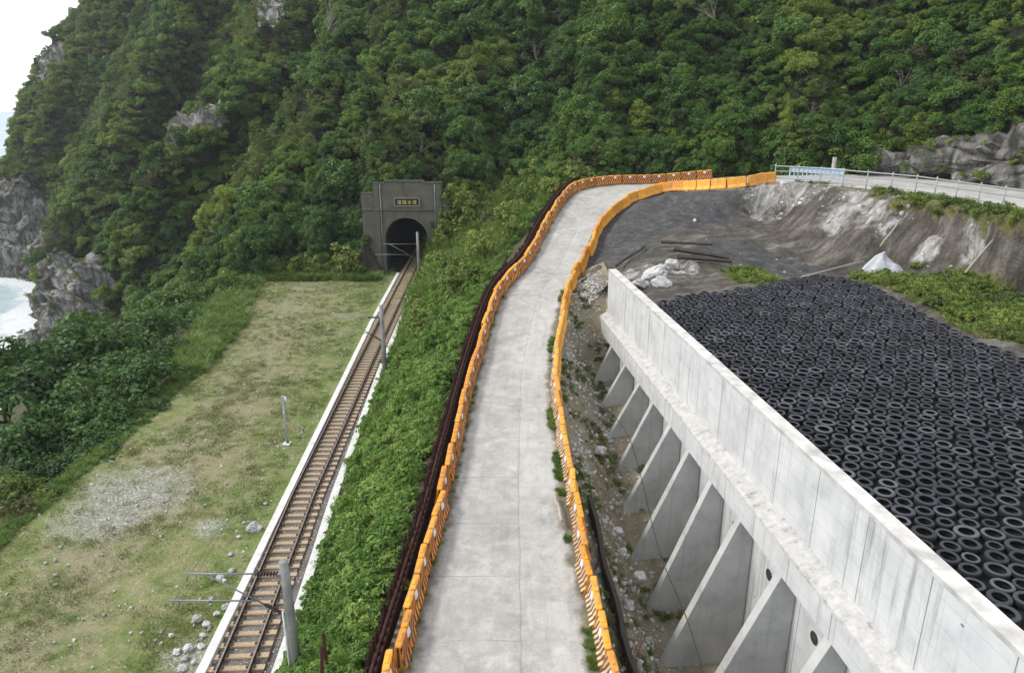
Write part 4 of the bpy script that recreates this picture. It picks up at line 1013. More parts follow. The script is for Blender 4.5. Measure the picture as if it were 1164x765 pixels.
# ------------------------------------------------------------------ railway
trk = empty('railway_track', (track_x(20), 20, 0), 0, 'single railway track with rusty rails running into the tunnel', 'railway track')
def on_track(y, off, z): 
    dx = (track_x(y + 0.5) - track_x(y - 0.5)); n = Vector((1, -dx, 0)).normalized(); return Vector((track_x(y), y, z)) + n * off - Vector((track_x(20), 20, 0))
for sd_ in (-1, 1):
    b = MB(); ys = np.arange(6, 105, 1.0)
    for w_, h0, h1, mi in ((0.12, 0.14, 0.165, 0), (0.03, 0.165, 0.25, 0), (0.07, 0.25, 0.29, 0), (0.055, 0.2905, 0.294, 1)):
        ring = [[on_track(y, sd_ * 0.54 - w_ / 2, h0), on_track(y, sd_ * 0.54 + w_ / 2, h0), on_track(y, sd_ * 0.54 + w_ / 2, h1), on_track(y, sd_ * 0.54 - w_ / 2, h1)] for y in ys]
        v = [p for g_ in ring for p in g_]; f = []
        for i in range(len(ys) - 1):
            for k in range(4): f.append((i * 4 + k, i * 4 + (k + 1) % 4, i * 4 + 4 + (k + 1) % 4, i * 4 + 4 + k))
        b.add(v, f, mi)
    b.build('rail', [M['rail'], M['railtop']], trk)
b = MB(); b.box((0, 0, 0.07), (2.0, 0.23, 0.14)); b.box((0, 0, 0.145), (1.5, 0.17, 0.02))
for sx in (-1, 1):
    for q in (-0.13, 0.13): b.box((sx * 0.54 + q, 0, 0.165), (0.07, 0.12, 0.05), None, 1)
slp = b.mesh('sleeper'); slp.materials.append(M['sleeper']); slp.materials.append(M['rail'])
ysl = np.arange(11.0, 104, 0.56)
for y in ysl[:100]:
    o = link('sleeper', slp, None, trk); o.location = on_track(y, 0, 0.005); o.rotation_euler = (0, 0, -math.atan(track_x(y - .5) - track_x(y + .5)) * -1)
b = MB()
for y in ysl[100:]: b.box(on_track(y, 0, 0.075), (2.0, 0.23, 0.14))
tag(b.build('sleeper_row', M['sleeper'], trk), kind='stuff')
b = MB(); b.tube([on_track(y, 0.98 + 0.03 * math.sin(y), 0.10) for y in np.arange(6, 90, 1.5)], 0.035, 6); b.build('cable_duct', M['rail'], trk)
def kerb(fn, w_, h_, label):
    b = MB(); ys = np.arange(3, 80.6, 0.8); v = []; f = []
    for y in ys:
        x = fn(y); j = 0.012 * fbm((x, y, 0), 1.2, 3)
        v += [(x + j, y, -0.2), (x + j, y, h_ + j), (x + w_ + j, y, h_ + j), (x + w_ + j, y, -0.2)]
    for i in range(len(ys) - 1):
        for k in range(3): f.append((i * 4 + k, i * 4 + k + 1, i * 4 + 5 + k, i * 4 + 4 + k))
    f += [(0, 1, 2, 3), tuple((len(ys) - 1) * 4 + k for k in (3, 2, 1, 0))]
    b.add(v, f); o = b.build('concrete_kerb', M['kerb'], None, False, 0.02); tag(o, label, 'kerb'); return o
kerb(lambda y: lkerb_x(y), 0.34, 0.24, 'long white concrete kerb between the track and the grass field')
kerb(lambda y: rkerb_x(y) - 0.40, 0.38, 0.32, 'long white concrete kerb between the track and the green bank')

# overhead line masts
def mast(base, top, arm_z, reach, low_dz, low_x, label, r_=0.16, pipe=False):
    base = Vector(base); t = empty('catenary_mast', base, 0, label, 'mast', 'overhead line masts along the track'); top = Vector(top) - base
    b = MB(); b.tube([(0, 0, -0.6), top * 0.5, top], [r_ * 1.1, r_, r_ * 0.85], 12); b.build('pole', M['mast'], t, True)
    az = arm_z - base.z; px = top.x * az / top.z
    b = MB(); b.tube([(px - 0.9, 0, az), (px - reach, 0, az)], 0.026, 8); b.tube([(px - reach, -0.02, az - 0.02), (px - reach, -0.02, az - 0.22)], 0.02, 6); b.build('top_arm', M['steel'], t, True)
    b = MB()
    for k in range(7): b.tube([(px - 0.22 - k * 0.1, 0, az), (px - 0.25 - k * 0.1, 0, az)], 0.085, 10)
    b.tube([(px - 0.1, 0, az), (px - 0.92, 0, az)], 0.04, 8); b.build('insulator', M['insul'], t)
    b = MB(); b.box((px - 0.14, 0, az), (0.12, 0.22, 0.12)); b.build('clamp', M['steel'], t, False, 0.01)
    lz = az - low_dz
    b = MB(); a_ = Vector((px - reach * 0.80, 0, az - 0.03)); e_ = Vector((px - 0.1, 0, lz - 0.55)); b.tube([a_, a_.lerp(e_, 0.72)], 0.024, 8); b.build('stay_tube', M['steel'], t, True)
    b = MB(); b.tube([a_.lerp(e_, 0.72), e_], 0.05, 8)
    for k in range(5): q = a_.lerp(e_, 0.75 + k * 0.04); b.tube([q, q + (e_ - a_).normalized() * 0.03], 0.085, 10)
    b.build('stay_insulator', M['insul'], t)
    f_ = (lz - a_.z) / (e_.z - a_.z); q = a_.lerp(e_, min(0.7, f_))
    b = MB(); b.tube([(q.x, 0, lz), (px - low_x, 0, lz + 0.02)], 0.026, 8); b.tube([(px - low_x + 0.3, -0.01, lz), (px - low_x + 0.3, -0.01, lz - 0.2)], 0.018, 6); b.build('lower_arm', M['steel'], t, True)
    if pipe:
        b = MB(); b.tube([(-0.19, -0.08, -0.5), (-0.19 + top.x * 0.6, -0.08, top.z * 0.62)], 0.04, 8); b.build('cable_pipe', M['kerb'], t, True)
    return base + Vector((px - reach, 0, az - 0.2)), base + Vector((px - low_x + 0.3, 0, lz - 0.2))
m1 = mast((-7.0, 18.5, 0.3), aty(322, 638, 18.5), aty(318, 652, 18.5).z, 3.05, 1.0, 3.75, 'nearest weathered concrete mast with bracket arms at the bottom of the track', 0.165, True)
m2 = mast((-8.72, 45.3, 0.2), (-8.74, 45.3, 5.85), 5.0, 3.2, 1.1, 3.8, 'middle concrete mast rising from the right kerb beside the green bank', 0.16)
m3 = mast((-10.12, 75.2, 0.1), (-10.16, 75.2, 5.75), 4.45, 3.75, 1.15, 4.7, 'farthest concrete mast standing in front of the tunnel mouth', 0.16)
end = (Vector((track_x(95) - 0.2, 95, 5.0)), Vector((track_x(95) - 0.3, 95, 4.0)))
beg = (Vector((-9.2, -8, 4.6)), Vector((-9.6, -8, 3.5)))
for k, (nm, lb, ct) in enumerate([('carrier_wire', 'thin upper overhead wire strung between the masts into the tunnel', 'wire'), ('contact_wire', 'thin lower overhead wire running above the rails into the tunnel', 'wire')]):
    b = MB()
    for a_, e_ in zip((beg[k], m1[k], m2[k], m3[k]), (m1[k], m2[k], m3[k], end[k])):
        b.tube([a_.lerp(e_, s_) - Vector((0, 0, (0.5 if k == 0 else 0.1) * 4 * s_ * (1 - s_) * (a_ - e_).length / 40)) for s_ in np.linspace(0, 1, 9)], 0.006, 5)
    tag(b.build(nm, M['wire']), lb, ct)
# slim blue-grey post in the field
t = empty('measuring_post', (-12.9, 36.5, 0), 0, 'slim blue-grey steel post standing alone in the grass field', 'post')
b = MB(); b.tube([(0, 0, 0), (0.03, 0, 1.5), (0.06, 0, 2.9)], 0.06, 10); b.build('pole', M['bluepost'], t, True)
b = MB(); b.box((0, 0, 0.05), (0.4, 0.4, 0.1)); b.build('foot', M['kerb'], t, False, 0.01)
b = MB(); b.box((0.06, 0, 2.75), (0.17, 0.16, 0.5)); b.build('head', M['bluepost'], t, False, 0.015)
b = MB(); b.box((0.2, -0.02, 2.85), (0.12, 0.12, 0.2)); b.build('reflector', M['reflect'], t, False, 0.01)
b = MB()
for a_ in range(3): b.prism([(0, -0.006, 0), (0.16, -0.006, 0), (0, -0.006, 0.3)], (0, 0, 0.1), (0, 0.012, 0.1))
b.build('gusset', M['bluepost'], t)

# ------------------------------------------------------------------ tunnel portal
PY0 = 81.0; TX0 = -12.18; TR = 2.47; TS = 3.95
tp_ = empty('tunnel_portal', (TX0, PY0, 0), 0, 'dark concrete railway tunnel portal with arched mouth and gold lettered plaque', 'tunnel portal')
b = MB()
prof = [(-5.0, 0), (-5.0, 9.15), (-3.55, 9.15), (-3.55, 10.25), (-2.2, 10.25), (-2.2, 10.5), (2.2, 10.5), (2.2, 10.3), (4.25, 10.3), (4.25, 8.9), (4.9, 8.9), (4.9, 0)]
arch = [(-TR, 0)] + [(-TR * math.cos(a_), TS + TR * math.sin(a_)) for a_ in np.linspace(0, math.pi, 25)] + [(TR, 0)]
bm = bmesh.new()
outer = prof; loop = outer + arch[::-1]
vs = [bm.verts.new((x, 0, z - 0.4 if z == 0 else z)) for x, z in loop]
f = bm.faces.new(vs); r_ = bmesh.ops.extrude_face_region(bm, geom=[f]); bmesh.ops.translate(bm, verts=[v for v in r_['geom'] if isinstance(v, bmesh.types.BMVert)], vec=(0, 1.2, 0))
bmesh.ops.recalc_face_normals(bm, faces=bm.faces); me = bpy.data.meshes.new('wall'); bm.to_mesh(me); bm.free()
link('wall', me, M['portal'], tp_)
b = MB()
for i in range(len(arch) - 1):
    (x0, z0), (x1, z1) = arch[i], arch[i + 1]
    s0 = Vector((x0, 0, z0)); s1 = Vector((x1, 0, z1))
    def grow(p, k=1.13): return Vector((p.x * k, 0, TS + (p.z - TS) * k if p.z > TS else p.z))
    b.add([s0 + Vector((0, -0.10, 0)), s1 + Vector((0, -0.10, 0)), grow(s1) + Vector((0, -0.10, 0)), grow(s0) + Vector((0, -0.10, 0)), s0, s1, grow(s1), grow(s0)], [(0, 1, 2, 3), (0, 4, 5, 1), (3, 2, 6, 7)])
b.build('arch_ring', M['portal_trim'], tp_)
b = MB(); b.box((-0.05, -0.12, 7.35), (9.9, 0.236, 0.18)); b.build('cornice', M['portal_trim'], tp_, False, 0.02)
for c_, d_ in (((-2.87, -0.02, 10.33), (1.34, 0.3, 0.16)), ((3.22, -0.02, 10.38), (2.1, 0.3, 0.16)), ((0, -0.02, 10.58), (4.4, 0.32, 0.16)), ((-4.28, -0.02, 9.22), (1.44, 0.3, 0.14)), ((4.59, -0.02, 8.96), (0.66, 0.3, 0.12))):
    b = MB(); b.box(c_, d_); b.build('coping', M['portal_trim'], tp_, False, 0.02)
for x in (-3.25, 3.85):
    b = MB(); b.box((x, -0.10, 5.0 + 0.0), (0.62, 0.19, 10.4)); b.build('pilaster', M['portal_trim'], tp_, False, 0.02)
for x in (-2.78, 3.42):
    b = MB(); b.tube([(x, -0.16, 2.0 if x < 0 else 5.2), (x, -0.16, 10.2)], 0.07, 8); b.build('downpipe', M['mast'], tp_, True)
b = MB(); b.box((0, 0, 0), (2.7, 0.10, 0.86)); pl = b.build('plaque', M['plate'], tp_); pl.location = (0.22, -0.055, 8.22)
b = MB()
for c_, d_ in (((0, -0.03, 0.44), (2.86, 0.16, 0.1)), ((0, -0.03, -0.44), (2.86, 0.16, 0.1)), ((-1.4, -0.03, 0), (0.1, 0.16, 0.78)), ((1.4, -0.03, 0), (0.1, 0.16, 0.78))): b.box(c_, d_)
b.build('frame', M['plaqueframe'], pl)
tc = bpy.data.curves.new('lettering', 'FONT'); tc.body = '\u9053\u96a7\u6c34\u6e05'; tc.size = 0.52; tc.extrude = 0.015; tc.align_x = 'CENTER'; tc.space_character = 1.22
to = bpy.data.objects.new('lettering', tc); SC.collection.objects.link(to)
dg = bpy.context.evaluated_depsgraph_get(); me = bpy.data.meshes.new_from_object(to.evaluated_get(dg)); bpy.data.objects.remove(to)
lo = link('lettering', me, M['gold'], pl); lo.rotation_euler = (R(90), 0, 0); lo.location = (0, -0.068, -0.22)
print('lettering verts', len(me.vertices))
# lining
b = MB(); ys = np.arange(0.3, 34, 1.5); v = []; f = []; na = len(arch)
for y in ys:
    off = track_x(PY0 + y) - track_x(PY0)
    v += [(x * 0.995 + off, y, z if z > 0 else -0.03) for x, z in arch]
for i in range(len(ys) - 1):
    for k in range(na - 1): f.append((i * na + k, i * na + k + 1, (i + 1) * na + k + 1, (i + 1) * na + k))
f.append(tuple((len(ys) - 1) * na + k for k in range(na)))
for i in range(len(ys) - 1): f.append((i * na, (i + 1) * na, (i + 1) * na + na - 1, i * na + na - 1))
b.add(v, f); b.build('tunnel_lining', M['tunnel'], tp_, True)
b = MB(); b.box((3.0, -0.15, 5.6), (0.14, 0.3, 0.9)); b.box((2.75, -0.25, 5.9), (0.5, 0.08, 0.08)); b.build('wire_bracket', M['insul'], tp_)
b = MB()

HG = []
for a_ in np.linspace(0, math.pi, 22):
    HG.append([(-17.3 + 2.7 * s_ * -math.cos(a_) * 1.0, 80.98 - 2.6 * s_ * math.sin(a_), 4.6 * (1 - s_) ** 1.1 - 0.1 + 0.8 * fbm((a_ * 2, s_ * 4, 1), 1.0, 4) * math.sin(math.pi * s_)) for s_ in np.linspace(0, 1, 14)])
tag(sheet('soil_heap', HG, M['heap_soil'], flip=True), kind='structure')
# ------------------------------------------------------------------ retaining wall with buttresses
rw = empty('retaining_wall', (8, 25, 5), 0, 'long pale concrete retaining wall with ledge and sloping buttresses', 'retaining wall')
O = Vector((8, 25, 5))
WY = np.arange(5.0, 43.06, 0.317)
def strip(name, prof, mat, ys=WY, jit=0.0, bevel=0.0, sub=1):   # prof: list of (dx from wall face line, z) closed
    n = len(prof); v = []; f = []
    for y in ys:
        for k, (dx, z) in enumerate(prof):
            p = Vector((wall_x(y) + dx, y, z)); j = jit * fbm(p, 1.7, 4); v.append((p.x + j - O.x, p.y - O.y, p.z + j * 0.7 - O.z))
    for i in range(len(ys) - 1):
        for k in range(n): f.append((i * n + k, i * n + (k + 1) % n, (i + 1) * n + (k + 1) % n, (i + 1) * n + k))
    f += [tuple(range(n))[::-1], tuple((len(ys) - 1) * n + k for k in range(n))]
    b = MB(); b.add(v, f); return b.build(name, mat, rw, False, bevel)
WT0 = 8.8
strip('parapet', [(0.0, 5.6), (0.0, WT0 - 0.13), (0.42, WT0 - 0.13), (0.42, 5.6)], M['wall'])
strip('coping', [(-0.012, WT0 - 0.13), (-0.03, WT0), (0.45, WT0 + 0.01), (0.432, WT0 - 0.13)], M['coping'], jit=0.008)
strip('ledge_slab', [(-0.56, 5.80), (-0.54, 5.89), (-0.27, 6.03), (-0.004, 6.15), (-0.004, 5.80)], M['ledge'], jit=0.009)
strip('beam', [(-0.53, 4.92), (-0.53, 5.797), (-0.002, 5.797), (-0.002, 4.92)], M['wall'], jit=0.006)
strip('lower_wall', [(0.0, -4.0), (0.0, 5.597), (0.5, 5.597), (0.5, -4.0)], M['wall'])
BY = [39.6, 36.4, 33.6, 31.2, 28.6, 26.2, 23.7, 21.1, 18.1, 15.3, 12.6, 9.9, 7.2]
for y in BY:
    fx = interp(FY, FX, y); fz = interp(FY, FZ, y) - 0.6; top = Vector((wall_x(y) - 0.51, y, 4.918)); wx = wall_x(y) - 0.003
    foot = Vector((fx, y, interp(FY, FZ, y))); d_ = foot - top; foot = top + d_ * 1.18
    v = []
    for s_ in (-0.19, 0.19): v += [(q.x - O.x, q.y + s_ - O.y, q.z - O.z) for q in (top, foot, Vector((foot.x, y, foot.z - 0.5)), Vector((wx, y, foot.z - 0.5)), Vector((wx, y, 4.918)))]
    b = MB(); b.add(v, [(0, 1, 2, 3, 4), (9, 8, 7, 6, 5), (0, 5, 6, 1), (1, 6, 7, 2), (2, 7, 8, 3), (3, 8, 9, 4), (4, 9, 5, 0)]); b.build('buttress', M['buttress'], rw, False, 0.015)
for y in (22.4, 19.6, 16.7, 14.0, 24.9):
    b = MB(); n = 20; z = 3.75; ring = lambda r, d: [(wall_x(y + r * math.cos(a_)) - d - O.x, y + r * math.cos(a_) - O.y, z + r * math.sin(a_) - O.z) for a_ in np.linspace(0, 2 * math.pi, n, endpoint=False)]
    v = ring(0.20, 0.02) + ring(0.17, 0.02) + ring(0.17, 0.004); f = []
    for k in range(n): k2 = (k + 1) % n; f += [(k, k2, n + k2, n + k), (n + k, n + k2, 2 * n + k2, 2 * n + k)]
    f.append(tuple(2 * n + k for k in range(n))); b.add(v, f, 0); b.build('weep_hole_disc', M['tunnel'], rw)  # flat dark disc in a rim paints the shade inside the hole
b = MB(); pts = [at(679, 454, 4.6), at(710, 488, 4.9), at(726, 532, 4.6), at(749, 625, 4.0), at(780, 701, 3.9), at(800, 768, 3.7), at(815, 830, 3.5)]
b.tube(catmull([tuple(p) for p in pts], 40), 0.016, 5); tag(b.build('hanging_cable', M['wire']), 'thin dark cable hanging across the wall buttresses', 'cable')

# ------------------------------------------------------------------ tyres
def tyre_mesh(name, nr=24, ro=0.262, w_=0.105, h=0.19):
    prof = [(ro - 0.020, -h / 2), (ro - 0.004, -h / 2 + 0.02), (ro, 0.0), (ro - 0.004, h / 2 - 0.025), (ro - 0.022, h / 2 - 0.004), (ro - 0.045, h / 2 + 0.003), (ro - w_ + 0.02, h / 2 - 0.008), (ro - w_, h / 2 - 0.02), (ro - w_ + 0.004, h / 2 - 0.045), (ro - 0.03, h / 2 - 0.07), (ro - 0.03, -h / 2 + 0.05), (ro - w_, -h / 2 + 0.02)]
    n = len(prof); v = [(r * math.cos(a_), r * math.sin(a_), z) for a_ in np.linspace(0, 2 * math.pi, nr, endpoint=False) for r, z in prof]
    b = MB()
    for i in range(nr):
        for k in range(n): b.f.append((i * n + k, ((i + 1) % nr) * n + k, ((i + 1) % nr) * n + (k + 1) % n, i * n + (k + 1) % n)); b.mi.append(0 if 3 <= k <= 6 else 1)
    b.v = v; me = b.mesh(name, True); me.materials.append(M['tyre']); me.materials.append(M['tyre_shade']); return me
ty = [tyre_mesh('tyre'), tyre_mesh('tyre', 24, 0.285, 0.11, 0.22), tyre_mesh('tyre', 24, 0.245, 0.085, 0.16), tyre_mesh('tyre', 24, 0.268, 0.09, 0.2)]
tpts = []; row = 0; y = 8.0; D = 0.545
while y < 46:
    x = 5 + (D / 2 if row % 2 else 0)
    while x < 26:
        qx, qy = x + rnd.gauss(0, 0.035), y + rnd.gauss(0, 0.035)
        if inside(qx, qy, tyre_poly) and polydist(qx, qy, tyre_poly) > 0.1 and abs(qx / (qy * CP + 9.7 * SP)) < 0.78:
            tpts.append((qx, qy, TYZ + 0.11 + 0.035 * fbm((qx, qy, 0), 0.4, 3)))
        x += D
    y += D * 0.87; row += 1
tpts.sort(key=lambda p: p[0] ** 2 + p[1] ** 2)
vis = [p for p in tpts if p[0] < 0.735 * (p[1] * CP + 9.7 * SP) and p[1] > 10]
for k, p in enumerate(vis[:300]):
    o = link('tyre', ty[rnd.randrange(4)], None); o.location = p; o.rotation_euler = (rnd.gauss(0, .03), rnd.gauss(0, .03), rnd.uniform(0, 6.28)); s_ = rnd.choice([0.80, 0.88, 0.93, 0.95, 0.99]); o.scale = (s_, s_, s_)
    by = p[0] < wall_x(p[1]) + 1.05
    tag(o, 'old black tyre lying flat against the inner side of the wall coping' if by else 'old black tyre lying flat in the nearer part of the tyre bed', 'tyre', 'tyres along the wall coping' if by else 'tyres of the nearer bed')
rest = np.array(vis[300:]); print('tyres', len(vis))
scatter('tyre_bed', ty, rest, RNG.choice([0.80, 0.88, 0.93, 0.98], len(rest)), spin(len(rest), 0.025), 'hundreds of old black tyres lying flat in the farther bed')

# ------------------------------------------------------------------ traffic barriers
def barrier_mesh(L=1.47):
    hw, tw, h = 0.24, 0.085, 0.84
    half = [(hw, 0.0), (hw, 0.10), (0.15, 0.30), (tw + 0.02, h - 0.04), (tw, h)]
    b = MB(); nx = 7
    prof = [(y, z) for y, z in half] + [(-y, z) for y, z in half[::-1]]; n = len(prof); v = []; mi = []
    xs_ = [-L / 2, -L / 2 + 0.03, -L / 2 + 0.10, -0.06, -0.03, 0.03, 0.06, L / 2 - 0.10, L / 2 - 0.03, L / 2]; sc = [0.72, 0.93, 1, 1, 0.86, 0.86, 1, 1, 0.93, 0.72]
    for x, s_ in zip(xs_, sc): v += [(x, y * s_, z if z < h - 0.05 else z - (1 - s_) * 0.15) for y, z in prof]
    f = []; 
    for i in range(len(xs_) - 1):
        for k in range(n):
            f.append((i * n + k, i * n + (k + 1) % n, (i + 1) * n + (k + 1) % n, (i + 1) * n + k)); mi.append(1 if k < 3 else 0)
    f += [tuple(range(n))[::-1], tuple((len(xs_) - 1) * n + k for k in range(n))]; mi += [0, 0]
    b.add(v, f); b.mi = mi
    for sx in (-0.38, 0.38): b.box((sx, 0, h + 0.006), (0.34, 0.10, 0.04), None, 0)
    me = b.mesh('body'); return me
def make_barrier(mat, label, group, pad):
    t = empty('traffic_barrier', (0, 0, -100), 0, label, 'barrier', group)
    me = barrier_mesh(); o = link('body', me, [M['bar_plain'] if mat != 'bar_yellow' else M['bar_yellow'], M[mat]], t); m_ = o.modifiers.new('bevel', 'BEVEL'); m_.width = 0.012; m_.limit_method = 'ANGLE'
    if pad:
        b = MB(); b.box((0, 0.128, 0.66), (0.24, 0.03, 0.2), Matrix.Rotation(R(9), 3, 'X')); b.build('reflector_pad', M['reflect'], t)
    b = MB(); b.tube([(0, 0, 0.83), (0, 0, 0.868)], 0.05, 10); b.build('filler_cap', M['bar_plain'], t)
    b = MB(); b.tube([(0.745, 0, 0.1), (0.745, 0, 0.78)], 0.03, 6); b.build('link_pin', M['fence'], t)
    note_kids(t); return t
def run(P, off, segs, step=1.5, flip=1, skip=()):
    # P edge polyline; off sideways (to the left of travel); segs: [(s_end, mat, label, group, pad)]
    P = resample(P, step); protos = {}
    s_ = 0
    for i in range(len(P) - 1):
        a_ = Vector(P[i]); e_ = Vector(P[i + 1]); d_ = e_ - a_; mid = (a_ + e_) / 2
        nrm = Vector((-d_.y, d_.x, 0)).normalized(); mid = mid + nrm * off
        s_ += d_.length
        for k, sg in enumerate(segs):
            if s_ <= sg[0]: break
        if k in protos: t = copy_tree(protos[k])
        else: t = make_barrier(*sg[1:]); protos[k] = t
        ang = math.atan2(d_.y, d_.x) + (math.pi if flip < 0 else 0) + rnd.gauss(0, 0.045)
        t.location = mid + nrm * rnd.gauss(0, 0.045); t.rotation_euler = (0, -math.asin(max(-.6, min(.6, d_.z / d_.length))) * flip, ang)
iL = int(np.argmin(np.linalg.norm(LE - np.array(at(811, 203, 11.7)), axis=1)))
i0 = int(np.argmin(np.abs(LE[:80, 1] - 12.0)))
run(LE[i0:iL + 1], 0.2, [(14, 'bar_dark', 'orange barrier with dark diagonal stripes at the near left edge of the ramp', 'striped barriers along the near left edge', True),
    (34, 'bar_dark', 'orange barrier with dark stripes along the middle of the left ramp edge', 'striped barriers along the middle left edge', True),
    (56, 'bar_dark', 'orange barrier with dark stripes on the upper left ramp edge below the bend', 'striped barriers along the upper left edge', True),
    (999, 'bar_dark', 'orange striped barrier closing the outside of the road bend before the trees', 'striped barriers outside the bend', True)], flip=-1)
iR = int(np.argmin(np.linalg.norm(RE - np.array(at(880, 208, 12.5)), axis=1)))
i0 = int(np.argmin(np.abs(RE[:80, 1] - 12.0)))
run(RE[i0:iR + 1], -0.2, [(15, 'bar_white', 'orange and cream striped barrier at the near right edge of the ramp', 'striped barriers along the near right edge', True),
    (29, 'bar_white', 'orange barrier with cream stripes on the right ramp edge opposite the buttresses', 'striped barriers opposite the buttresses', True),
    (50, 'bar_white', 'plain backed orange barrier curving uphill past the far wall end', 'orange barriers past the wall end', False),
    (999, 'bar_yellow', 'plain yellow-orange barrier in the row leading to the guard rail', 'yellow barriers before the guard rail', False)], flip=1)

# steel pile fence left of the ramp
fe = empty('steel_pile_fence', (-3, 30, 4), 0, 'long dark rust-brown steel pile fence along the left of the ramp', 'fence'); O = Vector((-3, 30, 4))
FP2 = resample([(q[0] , q[1], q[2]) for q in [Vector(p) for p in LE[:iL]]], 0.36)
nrmL = []
piles = []
for i in range(len(FP2) - 1):
    d_ = Vector(FP2[i + 1]) - Vector(FP2[i]); nl = Vector((-d_.y, d_.x, 0)).normalized()
    if Vector(FP2[i]).y > 66.5 and Vector(FP2[i]).x > 6.5: break
    piles.append((Vector(FP2[i]) + nl * 0.80, math.atan2(d_.y, d_.x)))
def pile(b, p, a_, h_):
    Mx = Matrix.Rotation(a_, 3, 'Z') @ Matrix.Rotation(R(rnd.gauss(0, 1.5)), 3, 'X')
    q = p - O
    b.box(q + Vector((0, 0, h_ / 2 - 0.7)), (0.17, 0.02, h_ + 1.4), Mx); b.box(q + Mx @ Vector((-0.085, 0, 0)) + Vector((0, 0, h_ / 2 - 0.7)), (0.016, 0.12, h_ + 1.4), Mx); b.box(q + Mx @ Vector((0.085, 0, 0)) + Vector((0, 0, h_ / 2 - 0.7)), (0.016, 0.12, h_ + 1.4), Mx)
b2 = MB()
for i, (p, a_) in enumerate(piles):
    h_ = 0.98 + rnd.gauss(0, 0.06) + (0.15 if rnd.random() < 0.08 else 0)
    if i < 100:
        b = MB(); pile(b, p, a_, h_); b.build('pile', M['fence'], fe)
    else: pile(b2, p, a_, h_)
tag(b2.build('pile_row', M['fence'], fe), kind='stuff')
for hz, of in ((0.80, -0.13), (0.35, -0.13)):
    b = MB(); b.tube([p - O + Vector((math.sin(a_) * -of, -math.cos(a_) * -of, hz)) for p, a_ in piles[::4]], 0.05, 8); b.build('waler_tube', M['fence'], fe, True)
for k, (px, py, dz) in enumerate([(366, 768, 1.3), (371, 752, 1.25)]):
    p = aty(px, py, 16.5 + k * 0.6)
    b = MB(); b.box((0, 0, 0.1), (0.09, 0.012, 2.0)); b.box((0.045, 0, 0.1), (0.012, 0.09, 2.0)); o = b.build('rusty_stake', M['rustpost']); o.location = p; o.rotation_euler = (R(3), R(4 - 5 * k), 0.4)
    tag(o, ['nearer rusty steel stake in the green bank at the bottom edge', 'farther rusty steel stake in the green bank near the bottom edge'][k], 'stake')

# ditch lip beside the right barriers
b = MB(); ys = np.arange(9, 25.5, 0.8); v = []; f = []
for y in ys:
    x, z = road_rz(y); x += 1.05 + 0.05 * math.sin(y * 1.7); z -= 0.62 + 0.03 * math.sin(y * 2.3)
    v += [(x, y, z - 0.9), (x, y, z), (x + 0.16, y, z), (x + 0.16, y, z - 0.9)]
for i in range(len(ys) - 1):
    for k in range(3): f.append((i * 4 + k, i * 4 + k + 1, i * 4 + 5 + k, i * 4 + 4 + k))
f += [(0, 1, 2, 3), tuple((len(ys) - 1) * 4 + k for k in (3, 2, 1, 0))]
b.add(v, f); tag(b.build('ditch_wall', M['timber'], None, False, 0.015), 'low dark ditch wall running close behind the near right barriers', 'ditch wall')

# ------------------------------------------------------------------ upper road furniture
gl = [Vector(q) for q in RE[iR:]]
PO = resample([tuple(q) for q in gl], 1.85)
g_ = empty('guard_rail', tuple(PO[0]), 0, 'long pale steel guard rail with posts along the upper road', 'guard rail'); O = Vector(PO[0])
HR = 1.42
for p in PO:
    b = MB(); b.tube([Vector(p) - O + Vector((0, 0, -0.4)), Vector(p) - O + Vector((0, 0, HR + 0.06))], 0.045, 8); b.build('post', M['guard'], g_, True)
for hz, r_ in ((HR - 0.1, 0.05), (0.92, 0.035), (0.38, 0.03)):
    b = MB(); b.tube([Vector(p) - O + Vector((0, -0.03, hz)) for p in PO], r_, 8); b.build('rail', M['guard'], g_, True)
A_ = aty(897, 205, 60.5); B_ = aty(957, 206, 57.5); A_.z = B_.z = 12.52
t = empty('blue_gate', A_, math.atan2((B_ - A_).y, (B_ - A_).x), 'pale blue barred metal gate standing behind the guard rail', 'gate'); Lg = (B_ - A_).length
b = MB()
for z in (0.16, 1.18): b.box((Lg / 2, 0, z), (Lg, 0.07, 0.10))
for x in (0.0, Lg): b.box((x, 0, 0.62), (0.10, 0.09, 1.24))
b.build('frame', M['bluegate'], t, False, 0.01)
for x in np.linspace(0, Lg, 13)[1:-1]:
    b = MB(); b.box((x, 0, 0.67), (0.07, 0.04, 0.92)); b.build('bar', M['bluegate'], t)
b = MB(); b.box((Lg / 2, 0.04, 0.95), (Lg - 0.12, 0.02, 0.36)); b.build('panel', M['bluegate'], t)
p = aty(945.5, 205, 62); b = MB(); b.tube([(0, 0, 0), (0, 0, 2.0)], 0.16, 12); b.tube([(0, 0, 2.0), (0, 0, 2.06)], 0.18, 12); o = b.build('concrete_bollard', M['ledge'], None, False); o.location = (p.x, p.y, 12.3); tag(o, 'short grey concrete pillar behind the blue gate', 'pillar')

